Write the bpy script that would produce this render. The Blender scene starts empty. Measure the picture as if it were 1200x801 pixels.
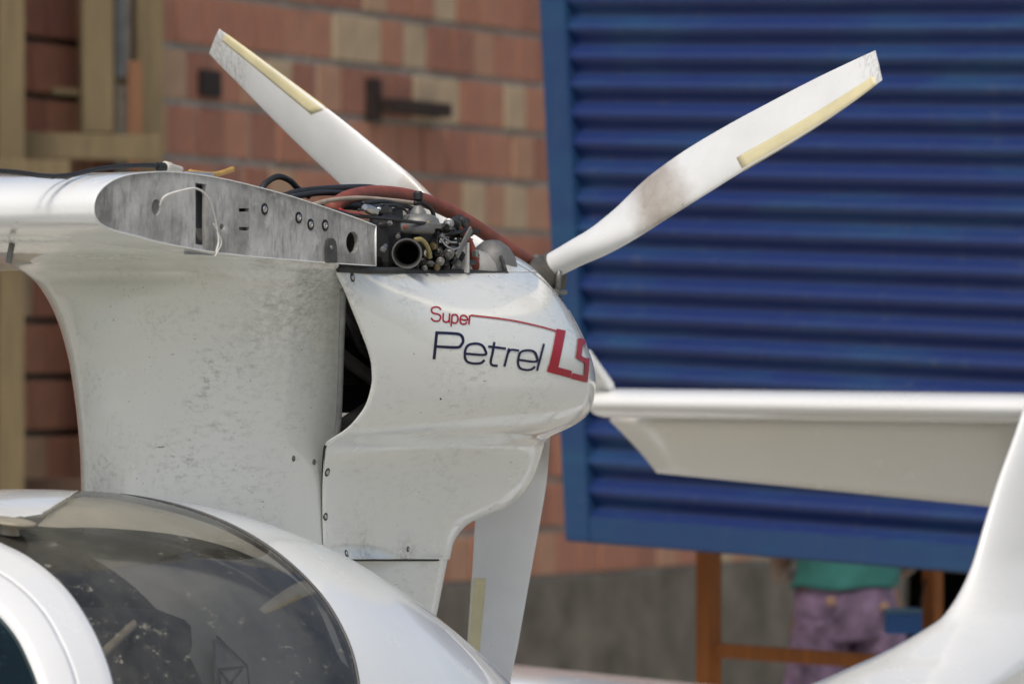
import bpy, bmesh, math, random
import numpy as np
from mathutils import Vector, Matrix
from mathutils.bvhtree import BVHTree

# ------------------------------------------------------------------ camera, sky, sun, exposure
scene = bpy.context.scene
COL = scene.collection
EYE = 1.65
FPX = 1200 * 200 / 36.0                       # focal length in photograph pixels
PITCH = math.atan((445 - 400.5) / FPX)
cam_d = bpy.data.cameras.new('camera')
cam = bpy.data.objects.new('camera', cam_d); COL.objects.link(cam)
cam.location = (0, 0, EYE); cam.rotation_euler = (math.pi / 2 + PITCH, 0, 0)
cam_d.lens = 200; cam_d.sensor_width = 36; cam_d.clip_end = 3000; cam_d.clip_start = .1
cam_d.dof.use_dof = True; cam_d.dof.focus_distance = 10.25; cam_d.dof.aperture_fstop = 6.5
cam_d.dof.aperture_blades = 0
scene.camera = cam

SUN_DIR = Vector((-.12, -.60, .90)).normalized()     # towards the sun
elev = math.asin(SUN_DIR.z); azim = math.atan2(SUN_DIR.x, SUN_DIR.y)
world = bpy.data.worlds.new('World'); scene.world = world; world.use_nodes = True
wn = world.node_tree
sky = wn.nodes.new('ShaderNodeTexSky'); sky.sky_type = 'NISHITA'; sky.sun_disc = False
sky.sun_elevation = elev; sky.sun_rotation = azim
sky.air_density = 1.0; sky.dust_density = 4.5; sky.ozone_density = 1.0
wn.links.new(sky.outputs[0], wn.nodes['Background'].inputs[0])
wn.nodes['Background'].inputs[1].default_value = .13
sd = bpy.data.lights.new('sun', 'SUN'); sd.energy = 1.5; sd.angle = math.radians(14); sd.color = (1, .975, .92)
sun = bpy.data.objects.new('sun', sd); COL.objects.link(sun)
sun.rotation_euler = SUN_DIR.to_track_quat('Z', 'Y').to_euler()
vs = scene.view_settings
vs.view_transform = 'Standard'; vs.look = 'None'; vs.gamma = 1; vs.exposure = 0.12; vs.use_curve_mapping = False

random.seed(4)
rng = np.random.default_rng(4)

# ------------------------------------------------------------------ measuring helpers
def P(px, py, D):
    """point seen at photograph position px, py at depth D metres"""
    x = (np.asarray(px, float) - 600) / FPX; y = (400.5 - np.asarray(py, float)) / FPX
    dy = math.cos(PITCH) - y * math.sin(PITCH); dz = math.sin(PITCH) + y * math.cos(PITCH)
    k = D / dy
    return np.stack([x * k, np.broadcast_to(D, np.shape(x * k)) + 0 * k, EYE + dz * k], -1)
TH = math.radians(31); SN, CS = math.sin(TH), math.cos(TH)
HUB = P(625, 326, 11.1)
def depth(a, p): return HUB[1] + CS * a - SN * p
def pxof(a, p):
    """horizontal photograph position of an aircraft point a (aft), p (to port)"""
    return 600 + FPX * (HUB[0] + SN * a + CS * p) / depth(a, p)
def zof(py, a, p):
    D = depth(np.asarray(a, float), np.asarray(p, float))
    return P(600 + 0 * D, py + 0 * D, D)[..., 2]
def q(px, py, p):
    """aircraft coordinates (a, p, z) seen at px, py in the plane p"""
    k = (px - 600) / FPX
    a = (k * (HUB[1] - SN * p) - HUB[0] - CS * p) / (SN - k * CS)
    return np.array([a, p, float(zof(py, a, p))])
def qa(px, py, a):
    k = (px - 600) / FPX
    p = (k * (HUB[1] + CS * a) - HUB[0] - SN * a) / (CS + k * SN)
    return np.array([a, p, float(zof(py, a, p))])
def cr(xs, ys, x):
    """smooth curve through the table xs, ys"""
    xs = np.asarray(xs, float); ys = np.asarray(ys, float); x = np.clip(np.asarray(x, float), xs[0], xs[-1])
    d = np.diff(ys) / np.diff(xs)
    m = np.empty_like(ys); m[0] = d[0]; m[-1] = d[-1]
    h = np.diff(xs)
    for i in range(1, len(xs) - 1):
        if d[i - 1] * d[i] <= 0: m[i] = 0
        else:
            w1 = 2 * h[i] + h[i - 1]; w2 = h[i] + 2 * h[i - 1]
            m[i] = (w1 + w2) / (w1 / d[i - 1] + w2 / d[i])
    i = np.clip(np.searchsorted(xs, x) - 1, 0, len(xs) - 2)
    t = (x - xs[i]) / h[i]
    return ((1 + 2 * t) * (1 - t) ** 2 * ys[i] + t * (1 - t) ** 2 * h[i] * m[i] + t * t * (3 - 2 * t) * ys[i + 1] + t * t * (t - 1) * h[i] * m[i + 1])
def tab(*rows):
    r = np.array(rows, float)
    return lambda x: cr(r[:, 0], r[:, 1], x)
def smooth_path(pts, n=8):
    pts = [np.asarray(p, float) for p in pts]
    if len(pts) < 3: return pts
    ext = [2 * pts[0] - pts[1]] + pts + [2 * pts[-1] - pts[-2]]
    out = []
    for i in range(1, len(ext) - 2):
        p0, p1, p2, p3 = ext[i - 1:i + 3]
        for k in range(n):
            t = k / n
            out.append(.5 * (2 * p1 + (p2 - p0) * t + (2 * p0 - 5 * p1 + 4 * p2 - p3) * t * t + (3 * p1 - p0 - 3 * p2 + p3) * t ** 3))
    out.append(pts[-1])
    return out

# ------------------------------------------------------------------ materials
def newmat(name):
    m = bpy.data.materials.new(name); m.use_nodes = True
    return m, m.node_tree, m.node_tree.nodes['Principled BSDF']
def N(nt, t, **kw):
    n = nt.nodes.new(t)
    for k, v in kw.items(): setattr(n, k, v)
    return n
def ramp(nt, src, stops):
    r = N(nt, 'ShaderNodeValToRGB'); e = r.color_ramp.elements
    while len(e) < len(stops): e.new(.5)
    for el, (p, c) in zip(e, stops):
        el.position = p; el.color = (c, c, c, 1) if not isinstance(c, tuple) else (*c, 1)
    nt.links.new(src, r.inputs[0]); return r.outputs[0]
def mixc(nt, fac, a, b, mode='MIX'):
    m = N(nt, 'ShaderNodeMix', data_type='RGBA', blend_type=mode)
    for s, v in ((m.inputs[0], fac), (m.inputs[6], a), (m.inputs[7], b)):
        if hasattr(v, 'links'): nt.links.new(v, s)
        else: s.default_value = (*v, 1) if isinstance(v, tuple) else v
    return m.outputs[2]
def math_n(nt, op, a, b=0., clamp=False):
    m = N(nt, 'ShaderNodeMath', operation=op, use_clamp=clamp)
    for s, v in zip(m.inputs, (a, b)):
        if hasattr(v, 'links'): nt.links.new(v, s)
        else: s.default_value = v
    return m.outputs[0]
def noise(nt, scale, detail=4, rough=.55, stretch=None, off=(0, 0, 0), coord='Object'):
    tc = N(nt, 'ShaderNodeTexCoord'); mp = N(nt, 'ShaderNodeMapping')
    nt.links.new(tc.outputs[coord], mp.inputs[0]); mp.inputs['Location'].default_value = off
    if stretch: mp.inputs['Scale'].default_value = stretch
    t = N(nt, 'ShaderNodeTexNoise'); t.inputs['Scale'].default_value = scale
    t.inputs['Detail'].default_value = detail; t.inputs['Roughness'].default_value = rough
    nt.links.new(mp.outputs[0], t.inputs['Vector']); return t.outputs[0]
def bump(nt, b, h, strength, dist=.01):
    bp = N(nt, 'ShaderNodeBump'); bp.inputs['Strength'].default_value = strength; bp.inputs['Distance'].default_value = dist
    nt.links.new(h, bp.inputs['Height']); nt.links.new(bp.outputs[0], b.inputs['Normal'])
def simple(name, col, rough=.5, metal=0., var=.25, scale=30, bumpy=0., coat=0.):
    m, nt, b = newmat(name)
    n = noise(nt, scale, 5, .6)
    f = ramp(nt, n, [(.3, 0.), (.7, 1.)])
    dark = tuple(c * (1 - var) for c in col)
    nt.links.new(mixc(nt, f, dark, tuple(col)), b.inputs['Base Color'])
    b.inputs['Roughness'].default_value = rough; b.inputs['Metallic'].default_value = metal
    b.inputs['Coat Weight'].default_value = coat
    if bumpy: bump(nt, b, n, bumpy, .004)
    return m

def gelcoat(name, base=(.74, .755, .72), grime=.5, specks=.5, streak_dir=(1, 3, 3), patch=None):
    """weathered white gelcoat: faint yellowing, scuffs along the airflow, oil specks"""
    m, nt, b = newmat(name)
    tone = ramp(nt, noise(nt, 3.2, 3, .5), [(.3, 0.), (.72, 1.)])
    c = mixc(nt, tone, tuple(x * y for x, y in zip(base, (.965, .96, .935))), base)
    fine = ramp(nt, noise(nt, 34, 9, .76, streak_dir), [(.5, 0.), (.78, 1.)])
    broad = ramp(nt, noise(nt, 5.5, 4, .6, None, (3, 1, 2)), [(.42, 0.), (.68, 1.)])
    g = math_n(nt, 'MULTIPLY', fine, math_n(nt, 'MULTIPLY', broad, grime))
    if patch:                                       # soot with a place of its own (exhaust side of the pylon)
        tc = N(nt, 'ShaderNodeTexCoord')
        for (pos, rad, amt) in patch:
            vm = N(nt, 'ShaderNodeVectorMath', operation='DISTANCE'); nt.links.new(tc.outputs['Object'], vm.inputs[0]); vm.inputs[1].default_value = pos
            fo = ramp(nt, math_n(nt, 'DIVIDE', vm.outputs['Value'], rad), [(.15, 1.), (1., 0.)])
            f2 = ramp(nt, noise(nt, 46, 9, .8, (1, 2.2, 2.0), (5, 0, 1)), [(.42, 0.), (.68, 1.)])
            g = math_n(nt, 'ADD', g, math_n(nt, 'MULTIPLY', math_n(nt, 'MULTIPLY', fo, f2), amt), True)
    c = mixc(nt, g, c, (.16, .155, .135))
    sp = ramp(nt, noise(nt, 150, 2, .5, (1, 1.6, 1.6), (7, 3, 1)), [(.72, 0.), (.75, 1.)])
    spm = ramp(nt, noise(nt, 4, 3, .5, None, (9, 2, 4)), [(.4, 0.), (.62, 1.)])
    c = mixc(nt, math_n(nt, 'MULTIPLY', math_n(nt, 'MULTIPLY', sp, spm), specks), c, (.11, .105, .095))
    sc = ramp(nt, noise(nt, 60, 3, .5, (.6, 1, 3.2), (1, 8, 6)), [(.735, 0.), (.76, 1.)])
    c = mixc(nt, math_n(nt, 'MULTIPLY', sc, specks * .8), c, (.14, .13, .12))
    nt.links.new(c, b.inputs['Base Color'])
    r = ramp(nt, noise(nt, 9, 5, .6), [(.3, .20), (.75, .30)])
    nt.links.new(r, b.inputs['Roughness'])
    b.inputs['Coat Weight'].default_value = .7; b.inputs['Coat Roughness'].default_value = .03
    return m

# ------------------------------------------------------------------ mesh helpers
def to_obj(name, me, mat, parent=None, smooth=True, label=None):
    if smooth: me.polygons.foreach_set('use_smooth', [True] * len(me.polygons))
    o = bpy.data.objects.new(name, me); COL.objects.link(o)
    if mat:
        for m in (mat if isinstance(mat, (list, tuple)) else [mat]): me.materials.append(m)
    if parent: o.parent = parent
    if label: o['label'] = label
    return o
def pyd(name, v, f, mat, parent=None, smooth=True, label=None):
    me = bpy.data.meshes.new(name); me.from_pydata([tuple(map(float, x)) for x in v], [], [tuple(map(int, x)) for x in f]); me.update()
    return to_obj(name, me, mat, parent, smooth, label)
def L(pt):                                  # (a, p, z) -> aircraft mesh coordinates (forward, port, up)
    pt = np.asarray(pt, float); out = pt.copy(); out[..., 0] = -pt[..., 0]; return out
def gridfaces(nr, nc, wrap=False, off=0):
    f = []
    for i in range(nr - 1):
        for j in range(nc - (0 if wrap else 1)):
            k = (j + 1) % nc
            f.append((off + i * nc + j, off + i * nc + k, off + (i + 1) * nc + k, off + (i + 1) * nc + j))
    return f
def grid(name, G, mat, parent=None, wrap=False, flip=False, local=True, cap=False, smooth=True):
    G = np.asarray(G, float); nr, nc = G.shape[:2]
    f = gridfaces(nr, nc, wrap)
    if cap: f += [tuple(range(nc))[::-1], tuple(range((nr - 1) * nc, nr * nc))]
    if flip: f = [t[::-1] for t in f]
    v = L(G.reshape(-1, 3)) if local else G.reshape(-1, 3)
    return pyd(name, v, f, mat, parent, smooth)
def tubemesh(pts, r, segs=10, smooth=8, closed_ends=True):
    pts = smooth_path(pts, smooth) if smooth else [np.asarray(p, float) for p in pts]
    n = len(pts); rr = np.interp(np.linspace(0, 1, n), np.linspace(0, 1, len(r)), r) if hasattr(r, '__len__') else [r] * n
    v = []; f = []; up = None
    for i, p in enumerate(pts):
        t = pts[min(i + 1, n - 1)] - pts[max(i - 1, 0)]; t = t / (np.linalg.norm(t) + 1e-12)
        if up is None: up = np.array([0, 0, 1.]) if abs(t[2]) < .9 else np.array([1., 0, 0])
        u = up - t * np.dot(up, t); u /= np.linalg.norm(u); w = np.cross(t, u); up = u
        for k in range(segs):
            an = 2 * math.pi * k / segs
            v.append(p + rr[i] * (math.cos(an) * u + math.sin(an) * w))
    f = gridfaces(n, segs, True)
    if closed_ends: f += [tuple(range(segs))[::-1], tuple(range((n - 1) * segs, n * segs))]
    return v, f
def tube(name, pts, r, mat, parent, segs=10, smooth=8, local=True, label=None):
    v, f = tubemesh(pts, r, segs, smooth)
    return pyd(name, L(np.array(v)) if local else v, [t[::-1] for t in f] if local else f, mat, parent, True, label)
def boxmesh(c, h, bev=0.):
    bm = bmesh.new(); bmesh.ops.create_cube(bm, size=2)
    for v in bm.verts: v.co = Vector((v.co.x * h[0], v.co.y * h[1], v.co.z * h[2]))
    if bev: bmesh.ops.bevel(bm, geom=bm.edges[:], offset=bev, segments=2, affect='EDGES', profile=.6)
    for v in bm.verts: v.co += Vector(c)
    return bm
def box(name, c, h, mat, parent=None, bev=0., rot=None, smooth=False):
    bm = boxmesh((0, 0, 0), h, bev)
    M = Matrix.Translation(Vector(c)) @ (rot.to_4x4() if rot is not None else Matrix())
    bm.transform(M); me = bpy.data.meshes.new(name); bm.to_mesh(me); bm.free()
    return to_obj(name, me, mat, parent, smooth)
def lathe(name, profile, origin, axis, mat, parent, segs=24, local=True, caps=True):
    """profile = (distance along axis, radius) pairs; origin and axis in (a, p, z)"""
    o = L(np.asarray(origin, float)) if local else np.asarray(origin, float)
    ax = L(np.asarray(axis, float)) if local else np.asarray(axis, float)
    ax = ax / np.linalg.norm(ax)
    u = np.cross(ax, [0, 0, 1.] if abs(ax[2]) < .9 else [1., 0, 0]); u /= np.linalg.norm(u); w = np.cross(ax, u)
    v = [o + ax * d + r * (math.cos(2 * math.pi * k / segs) * u + math.sin(2 * math.pi * k / segs) * w) for d, r in profile for k in range(segs)]
    f = gridfaces(len(profile), segs, True)
    if caps and profile[0][1] > 1e-4: f.append(tuple(range(segs))[::-1])
    if caps and profile[-1][1] > 1e-4: f.append(tuple(range((len(profile) - 1) * segs, len(profile) * segs)))
    ob = pyd(name, v, f, mat, parent, True)
    es = ob.modifiers.new('edges', 'EDGE_SPLIT'); es.split_angle = math.radians(35)
    return ob
def thing(name, label, cat, loc=(0, 0, 0), rotz=0, group=None):
    o = bpy.data.objects.new(name, None); COL.objects.link(o); o.location = loc; o.rotation_euler = (0, 0, rotz)
    o['label'] = label; o['category'] = cat
    if group: o['group'] = group
    return o
def solidify(o, t, off=-1):
    m = o.modifiers.new('thickness', 'SOLIDIFY'); m.thickness = t; m.offset = off; return m

# ------------------------------------------------------------------ ground
m, nt, b = newmat('dusty_concrete')
n1 = noise(nt, .8, 6, .6); n2 = noise(nt, 14, 5, .6)
c = mixc(nt, ramp(nt, n1, [(.3, 0.), (.7, 1.)]), (.37, .35, .29), (.50, .475, .40))
c = mixc(nt, ramp(nt, n2, [(.45, 0.), (.7, .5)]), c, (.24, .22, .185))
nt.links.new(c, b.inputs['Base Color']); b.inputs['Roughness'].default_value = .9; bump(nt, b, n2, .3, .02)
GROUND = m
gv = [(-900, -900, 0), (900, -900, 0), (900, 900, 0), (-900, 900, 0)]
g = pyd('ground', gv, [(0, 1, 2, 3)], GROUND, None, False); g['kind'] = 'structure'; g['label'] = 'dusty grey brown hard ground around the aircraft'

# ------------------------------------------------------------------ brick building
WD = np.array([.43, .903]); WD /= np.linalg.norm(WD)         # direction along the wall, receding to the right
WN = np.array([WD[1], -WD[0]])                               # outward normal, towards the camera's right
W0 = np.array([(400 - 600) / FPX * 24, 24.0])
wang = math.atan2(WD[1], WD[0])
def wall_t(px):                                              # distance along the wall seen at px
    k = (px - 600) / FPX
    return (k * W0[1] - W0[0]) / (WD[0] - k * WD[1])
def brick_mat():
    m, nt, b = newmat('hollow_clay_block')
    oi = N(nt, 'ShaderNodeObjectInfo')
    r = N(nt, 'ShaderNodeValToRGB'); r.color_ramp.interpolation = 'CONSTANT'
    cols = [(0, (.33, .135, .08)), (.2, (.36, .16, .095)), (.38, (.26, .10, .062)), (.56, (.34, .14, .085)), (.72, (.37, .20, .12)), (.85, (.38, .25, .15)), (.93, (.41, .32, .20))]
    e = r.color_ramp.elements
    while len(e) < len(cols): e.new(.5)
    for el, (p_, c_) in zip(e, cols): el.position = p_; el.color = (*c_, 1)
    nt.links.new(oi.outputs['Random'], r.inputs[0])
    gr = noise(nt, 9, 5, .6, None, (0, 0, 0)); st = noise(nt, 60, 2, .5, (1, 1, .1))
    c = mixc(nt, ramp(nt, gr, [(.35, 0.), (.75, .35)]), r.outputs[0], (.16, .10, .075))
    c = mixc(nt, ramp(nt, st, [(.4, 0.), (.7, .25)]), c, (.46, .26, .17))
    nt.links.new(c, b.inputs['Base Color']); b.inputs['Roughness'].default_value = .85
    bump(nt, b, st, .4, .006); return m
BRICK = brick_mat()
MORTAR = simple('grey_mortar', (.33, .31, .27), .95, 0, .45, 25, .4)
CONC = simple('rough_concrete', (.17, .15, .115), .95, 0, .62, 3.5, .5)
bld = thing('brick_building', 'unfinished building of red hollow clay blocks on a grey concrete plinth', 'building', (W0[0], W0[1], 0), wang)
wall = bpy.data.objects.new('wall', None); COL.objects.link(wall); wall.parent = bld
# in building space: x along the wall, y = into the building (away), z up
Zb = .746; RH, RW = .2232, .226
tL, tR, OPEN_R = -9.0, 12.0, wall_t(187)
OPEN_L = wall_t(20)
def bx(name, x0, x1, y0, y1, z0, z1, mat, par, bev=0): return box(name, ((x0 + x1) / 2, (y0 + y1) / 2, (z0 + z1) / 2), ((x1 - x0) / 2, (y1 - y0) / 2, (z1 - z0) / 2), mat, par, bev)
D2 = wall_t(1058)                                            # dark doorway to the right, under the blue board
D2R = D2 + 1.6
bx('mortar_bed', OPEN_R, D2, .006, .20, Zb, 4.6, MORTAR, wall)
bx('mortar_bed', D2, D2R, .012, .20, 2.15, 4.6, MORTAR, wall)
bx('mortar_bed', D2R, tR, .006, .20, Zb, 4.6, MORTAR, wall)
bx('mortar_bed', tL, OPEN_L, .006, .20, Zb, 4.6, MORTAR, wall)
bx('plinth', OPEN_R, D2, -.02, .22, -.05, Zb, CONC, bld)
bx('plinth', D2R, tR, -.02, .22, -.05, Zb, CONC, bld)
bx('plinth', tL, OPEN_L, -.02, .22, -.05, Zb, CONC, bld)
bx('ring_beam', tL, tR, -.03, .23, 4.6, 4.85, CONC, bld)
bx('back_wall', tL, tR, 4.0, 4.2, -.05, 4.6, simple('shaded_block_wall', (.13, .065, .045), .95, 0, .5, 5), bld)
bx('end_wall', tL - .2, tL, -.03, 4.2, -.05, 4.85, CONC, bld); bx('end_wall', tR, tR + .2, -.03, 4.2, -.05, 4.85, CONC, bld)
bx('roof_slab', tL, tR, -.1, 4.3, 4.855, 5.0, CONC, bld)
bx('partition', OPEN_L - 1.2, OPEN_R + .9, .52, .66, -.05, 4.6, MORTAR, bld)
bx('cross_wall', OPEN_R + .9, OPEN_R + 1.0, .205, 4.0, -.05, 4.6, CONC, bld)
bx('door_lintel', D2 - .2, D2R + .2, -.025, .19, 2.0, 2.148, CONC, bld)
bm = boxmesh((0, 0, 0), (RW / 2 - .008, .05, RH / 2 - .014), .008); bmesh_brick = bpy.data.meshes.new('brick'); bm.to_mesh(bmesh_brick); bm.free(); bmesh_brick.materials.append(BRICK)
nb = 0; rest = bmesh.new()
for r in range(int((4.6 - Zb) / RH)):
    z = Zb + RH * (r + .5) + .004
    off = RW * ((r * .5) % 1) + .03 * math.sin(r * 2.1)
    k0 = int((tL) / RW)
    for k in range(k0, int(tR / RW)):
        x = k * RW + off
        if x - RW / 2 < OPEN_R < x + RW / 2 and z < 3.42 and x + RW / 2 - OPEN_R > .03:
            o = bpy.data.objects.new('brick', bmesh_brick); COL.objects.link(o); o.parent = wall; w_ = x + RW / 2 - OPEN_R
            o.location = (OPEN_R + w_ / 2, .048, z); o.scale.x = w_ / RW; nb += 1
        if x - RW / 2 < OPEN_R < x + RW / 2 or OPEN_L - RW / 2 < x < OPEN_R + RW / 2 or x < tL + .2 or x > tR - .2: continue
        if D2 - RW / 2 < x < D2R + RW / 2 and z < 2.3: continue
        inview = (OPEN_R < x < wall_t(668) and z < 3.42) or (wall_t(600) < x < wall_t(960) and z < 1.35)
        dy = rng.uniform(-.012, .004); rz = rng.normal(0, .01)
        if inview and nb < 290:
            o = bpy.data.objects.new('brick', bmesh_brick); COL.objects.link(o); o.parent = wall
            o.location = (x, .048 + dy, z); o.rotation_euler = (0, rng.normal(0, .006), rz); nb += 1
        else:
            b2 = boxmesh((x, .048 + dy, z), (RW / 2 - .005, .05, RH / 2 - .014)); me = bpy.data.meshes.new('t'); b2.to_mesh(me); rest.from_mesh(me); b2.free(); bpy.data.meshes.remove(me)
me = bpy.data.meshes.new('brickwork'); rest.to_mesh(me); rest.free()
o = to_obj('brickwork', me, BRICK, wall, False); o['kind'] = 'stuff'
# shaded inner partition seen through the timber-framed opening
for r in range(20):
    z = .1 + RH * (r + .5)
    if not 1.0 < z < 3.4: continue
    for k in range(-9, 9):
        x = (OPEN_L + OPEN_R) / 2 + k * RW + RW * (r % 2) / 2
        if OPEN_L - .9 < x < OPEN_R + .6:
            o = bpy.data.objects.new('brick', bmesh_brick); COL.objects.link(o); o.parent = wall
            o.location = (x, .50, z)
def on_wall(px, py, out=0.):
    t = wall_t(px); D = W0[1] + WD[1] * t
    z = float(P(px, py, D)[2]); return (t, -out, z)
# rusty iron bracket and a hole left in the wall
RUST = simple('rusty_iron', (.045, .028, .022), .8, .4, .5, 40, .4)
x, y, z = on_wall(434, 115)
br = thing('iron_bracket', 'dark rusty iron bracket sticking out of the brick wall', 'bracket', (0, 0, 0))
def wpt(x, y, z):
    v = W0 + WD * x + (-WN) * y; return Vector((v[0], v[1], z))
def wbox(name, x0, x1, y0, y1, z0, z1, mat, par, bev=.004):
    c = wpt((x0 + x1) / 2, (y0 + y1) / 2, (z0 + z1) / 2)
    return box(name, c, ((x1 - x0) / 2, (y1 - y0) / 2, (z1 - z0) / 2), mat, par, bev, Matrix.Rotation(wang, 3, 'Z'))
zt = on_wall(434, 92)[2]; zb_ = on_wall(434, 142)[2]
wbox('plate', x - .05, x + .05, -.03, .0, zb_, zt, RUST, br)
x2 = on_wall(506, 127)[0]; z2 = on_wall(470, 127)[2]
wbox('arm', x + .04, x2, -.10, -.02, z2 - .03, z2 + .03, RUST, br)
hx, hy, hz = on_wall(243, 98)
box('anchor_hole', (hx, -.012, hz), (.085, .012, .055), simple('dark_hole', (.02, .014, .012), 1, 0, .3, 40), wall, .01)

# ------------------------------------------------------------------ timber shoring in the opening
def wood(name, col, var=.35):
    m, nt, b = newmat(name)
    n = noise(nt, 7, 6, .65, (6, 6, .6)); f = ramp(nt, n, [(.3, 0.), (.7, 1.)])
    nt.links.new(mixc(nt, f, tuple(c * (1 - var) for c in col), col), b.inputs['Base Color'])
    b.inputs['Roughness'].default_value = .75; bump(nt, b, n, .3, .005); return m
PALE = wood('pale_sawn_timber', (.20, .15, .075)); BROWN = wood('brown_timber', (.24, .11, .05)); 
ORANGE = wood('orange_stained_timber', (.36, .115, .018), .5)
tim = thing('timber_shoring', 'pale sawn timber posts and boards propped in the wall opening', 'timber frame', tuple(wpt((OPEN_L + OPEN_R) / 2, -.3, 0)), 0)
TC = Vector(tim.location)
def tpost(name, px0, px1, y0, y1, D, mat, thick=.05, lean=0.):
    """board seen between px0..px1 and y0..y1 at depth D, square to the camera side of the wall"""
    A_ = P(px0, y0, D); B_ = P(px1, y1, D)
    c = Vector(((A_[0] + B_[0]) / 2, D, (A_[2] + B_[2]) / 2)) - TC
    h = (abs(B_[0] - A_[0]) / 2, thick / 2, abs(B_[2] - A_[2]) / 2)
    return box(name, c, h, mat, tim, .004, Matrix.Rotation(lean, 3, 'Y') @ Matrix.Rotation(.25, 3, 'Z'))
GZ = 445 + EYE * FPX / 21.8
tpost('post', -4, 26, -140, GZ - 4, 21.4, PALE, .1)
tpost('post', 94, 131, -140, 156, 21.9, PALE, .1)
tpost('post', 156, 189, -140, GZ - 30, 22.3, PALE, .1)
tpost('prop', 134, 147, -140, 92, 22.2, simple('grey_steel_prop', (.20, .205, .2), .55, .5, .3, 20), .05)
tpost('plank', 149, 166, 72, 200, 22.0, BROWN, .03)
tpost('board', 24, 190, 157, 187, 21.75, PALE, .05, .012)
tpost('board', -60, 82, 187, 215, 21.2, PALE, .05)
tpost('board', 60, 96, 104, 112, 22.0, PALE, .05, .05)
tpost('board', 115, 190, 84, 100, 22.45, wood('weathered_timber', (.17, .125, .065)), .04)
tpost('board', -40, 30, 20, 34, 21.5, PALE, .05)
tpost('post', -3, 20, 187, 700, 21.6, PALE, .06)
tpost('board', 20, 190, 560, 640, 21.9, wood('dark_timber', (.10, .055, .03)), .05)

# ------------------------------------------------------------------ blue corrugated board on orange posts
def blue_mat(name, col, fade):
    m, nt, b = newmat(name)
    n = noise(nt, 1.6, 6, .65, (1, 1, 5)); f = ramp(nt, n, [(.48, 0.), (.72, 1.)])
    c = mixc(nt, f, col, fade)
    n3 = noise(nt, 20, 5, .7, (1, 1, 3)); c = mixc(nt, ramp(nt, n3, [(.55, 0.), (.8, .5)]), c, tuple(x * .5 for x in col))
    n4 = noise(nt, 9, 6, .7, (2.5, 2.5, .25), (3, 3, 3)); c = mixc(nt, ramp(nt, n4, [(.58, 0.), (.78, .35)]), c, (.10, .105, .115))
    nt.links.new(c, b.inputs['Base Color']); b.inputs['Roughness'].default_value = .4; return m
BLUE = blue_mat('blue_painted_sheet', (.010, .026, .115), (.015, .058, .13))
BLUEF = blue_mat('blue_painted_frame', (.013, .043, .122), (.015, .066, .135))
C_LT, C_LB = P(634, -70, 16.9), P(668, 634, 16.6)
C_RT, C_RB = P(1460, -82, 15.45), P(1460, 697, 15.2)
def S(u, v, out=0.):                                   # board surface: u to the right, v downwards, out towards the viewer
    pt = (C_LT * (1 - u) + C_RT * u) * (1 - v) + (C_LB * (1 - u) + C_RB * u) * v
    n = np.cross(C_LB - C_LT, C_RT - C_LT); n = n / np.linalg.norm(n)
    if n[1] > 0: n = -n
    return pt + n * out
base = (S(.5, 1)); BO = Vector((base[0], base[1], 0))
board = thing('corrugated_board', 'large blue painted corrugated metal board on orange timber posts', 'metal board', tuple(BO))
def sgrid(name, us, vs_, outf, mat, th=.004):
    G = np.array([[S(u, v, outf(u, v)) - np.array(BO) for u in us] for v in vs_])
    o = grid(name, G, mat, board, local=False, flip=False); solidify(o, th, 0); return o
U0 = .040; V1 = .957
NC = 20
def corr(u, v):
    t = v * NC % 1.
    return .016 * math.sin(2 * math.pi * (v - .004) / V1 * NC + 1.2) + .002 * math.sin(9 * u + v * 7)
sgrid('corrugated_sheet', np.linspace(.01, .99, 24), np.linspace(.0, V1 + .012, NC * 14), corr, BLUE, .002)
def sbar(name, u0, u1, v0, v1, o0, o1, mat):
    co = [S(u, v, o) - np.array(BO) for o in (o0, o1) for (u, v) in ((u0, v0), (u1, v0), (u1, v1), (u0, v1))]
    f = [(0, 1, 2, 3), (7, 6, 5, 4), (0, 4, 5, 1), (1, 5, 6, 2), (2, 6, 7, 3), (3, 7, 4, 0)]
    o = pyd(name, co, f, mat, board, False)
    bm = bmesh.new(); bm.from_mesh(o.data); bmesh.ops.recalc_face_normals(bm, faces=bm.faces); bmesh.ops.bevel(bm, geom=bm.edges[:], offset=.004, segments=2, affect='EDGES'); bm.to_mesh(o.data); bm.free(); return o
sbar('frame_rail', 0, U0, -.01, 1.0, -.02, .026, BLUEF)
sbar('frame_rail', U0 + .001, 1 - U0 - .001, V1, 1.0, -.02, .028, BLUEF)
sbar('frame_rail', U0 + .001, 1 - U0 - .001, -.01, .02, -.02, .028, BLUEF)
sbar('frame_rail', 1 - U0, 1, -.01, 1.0, -.02, .026, BLUEF)
def opost(px0, px1, y0, y1, D, name='post', rz=.75):
    A_ = P(px0, y0, D); B_ = P(px1, y1, D); c = Vector(((A_[0] + B_[0]) / 2, D, (A_[2] + B_[2]) / 2)) - BO
    s_ = abs(B_[0] - A_[0]) / 2 / (math.cos(rz) + math.sin(rz))
    return box(name, c, (s_, s_, abs(A_[2] - B_[2]) / 2), ORANGE, board, .004, Matrix.Rotation(rz, 3, 'Z'))
gy = lambda D: 445 + EYE * FPX / D
opost(815, 846, -60, gy(16.85), 16.85)
opost(1080, 1106, -60, gy(16.55), 16.55)
opost(1396, 1424, -60, gy(16.0), 16.0)
A_, B_ = P(838, 761, 16.85), P(1092, 779, 16.55)
d = B_ - A_; ln = np.linalg.norm(d); mid = Vector((A_ + B_) / 2) - BO
box('rail', mid, (ln / 2, .018, .021), ORANGE, board, .003, Vector(d).to_track_quat('X', 'Z').to_matrix())
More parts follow.
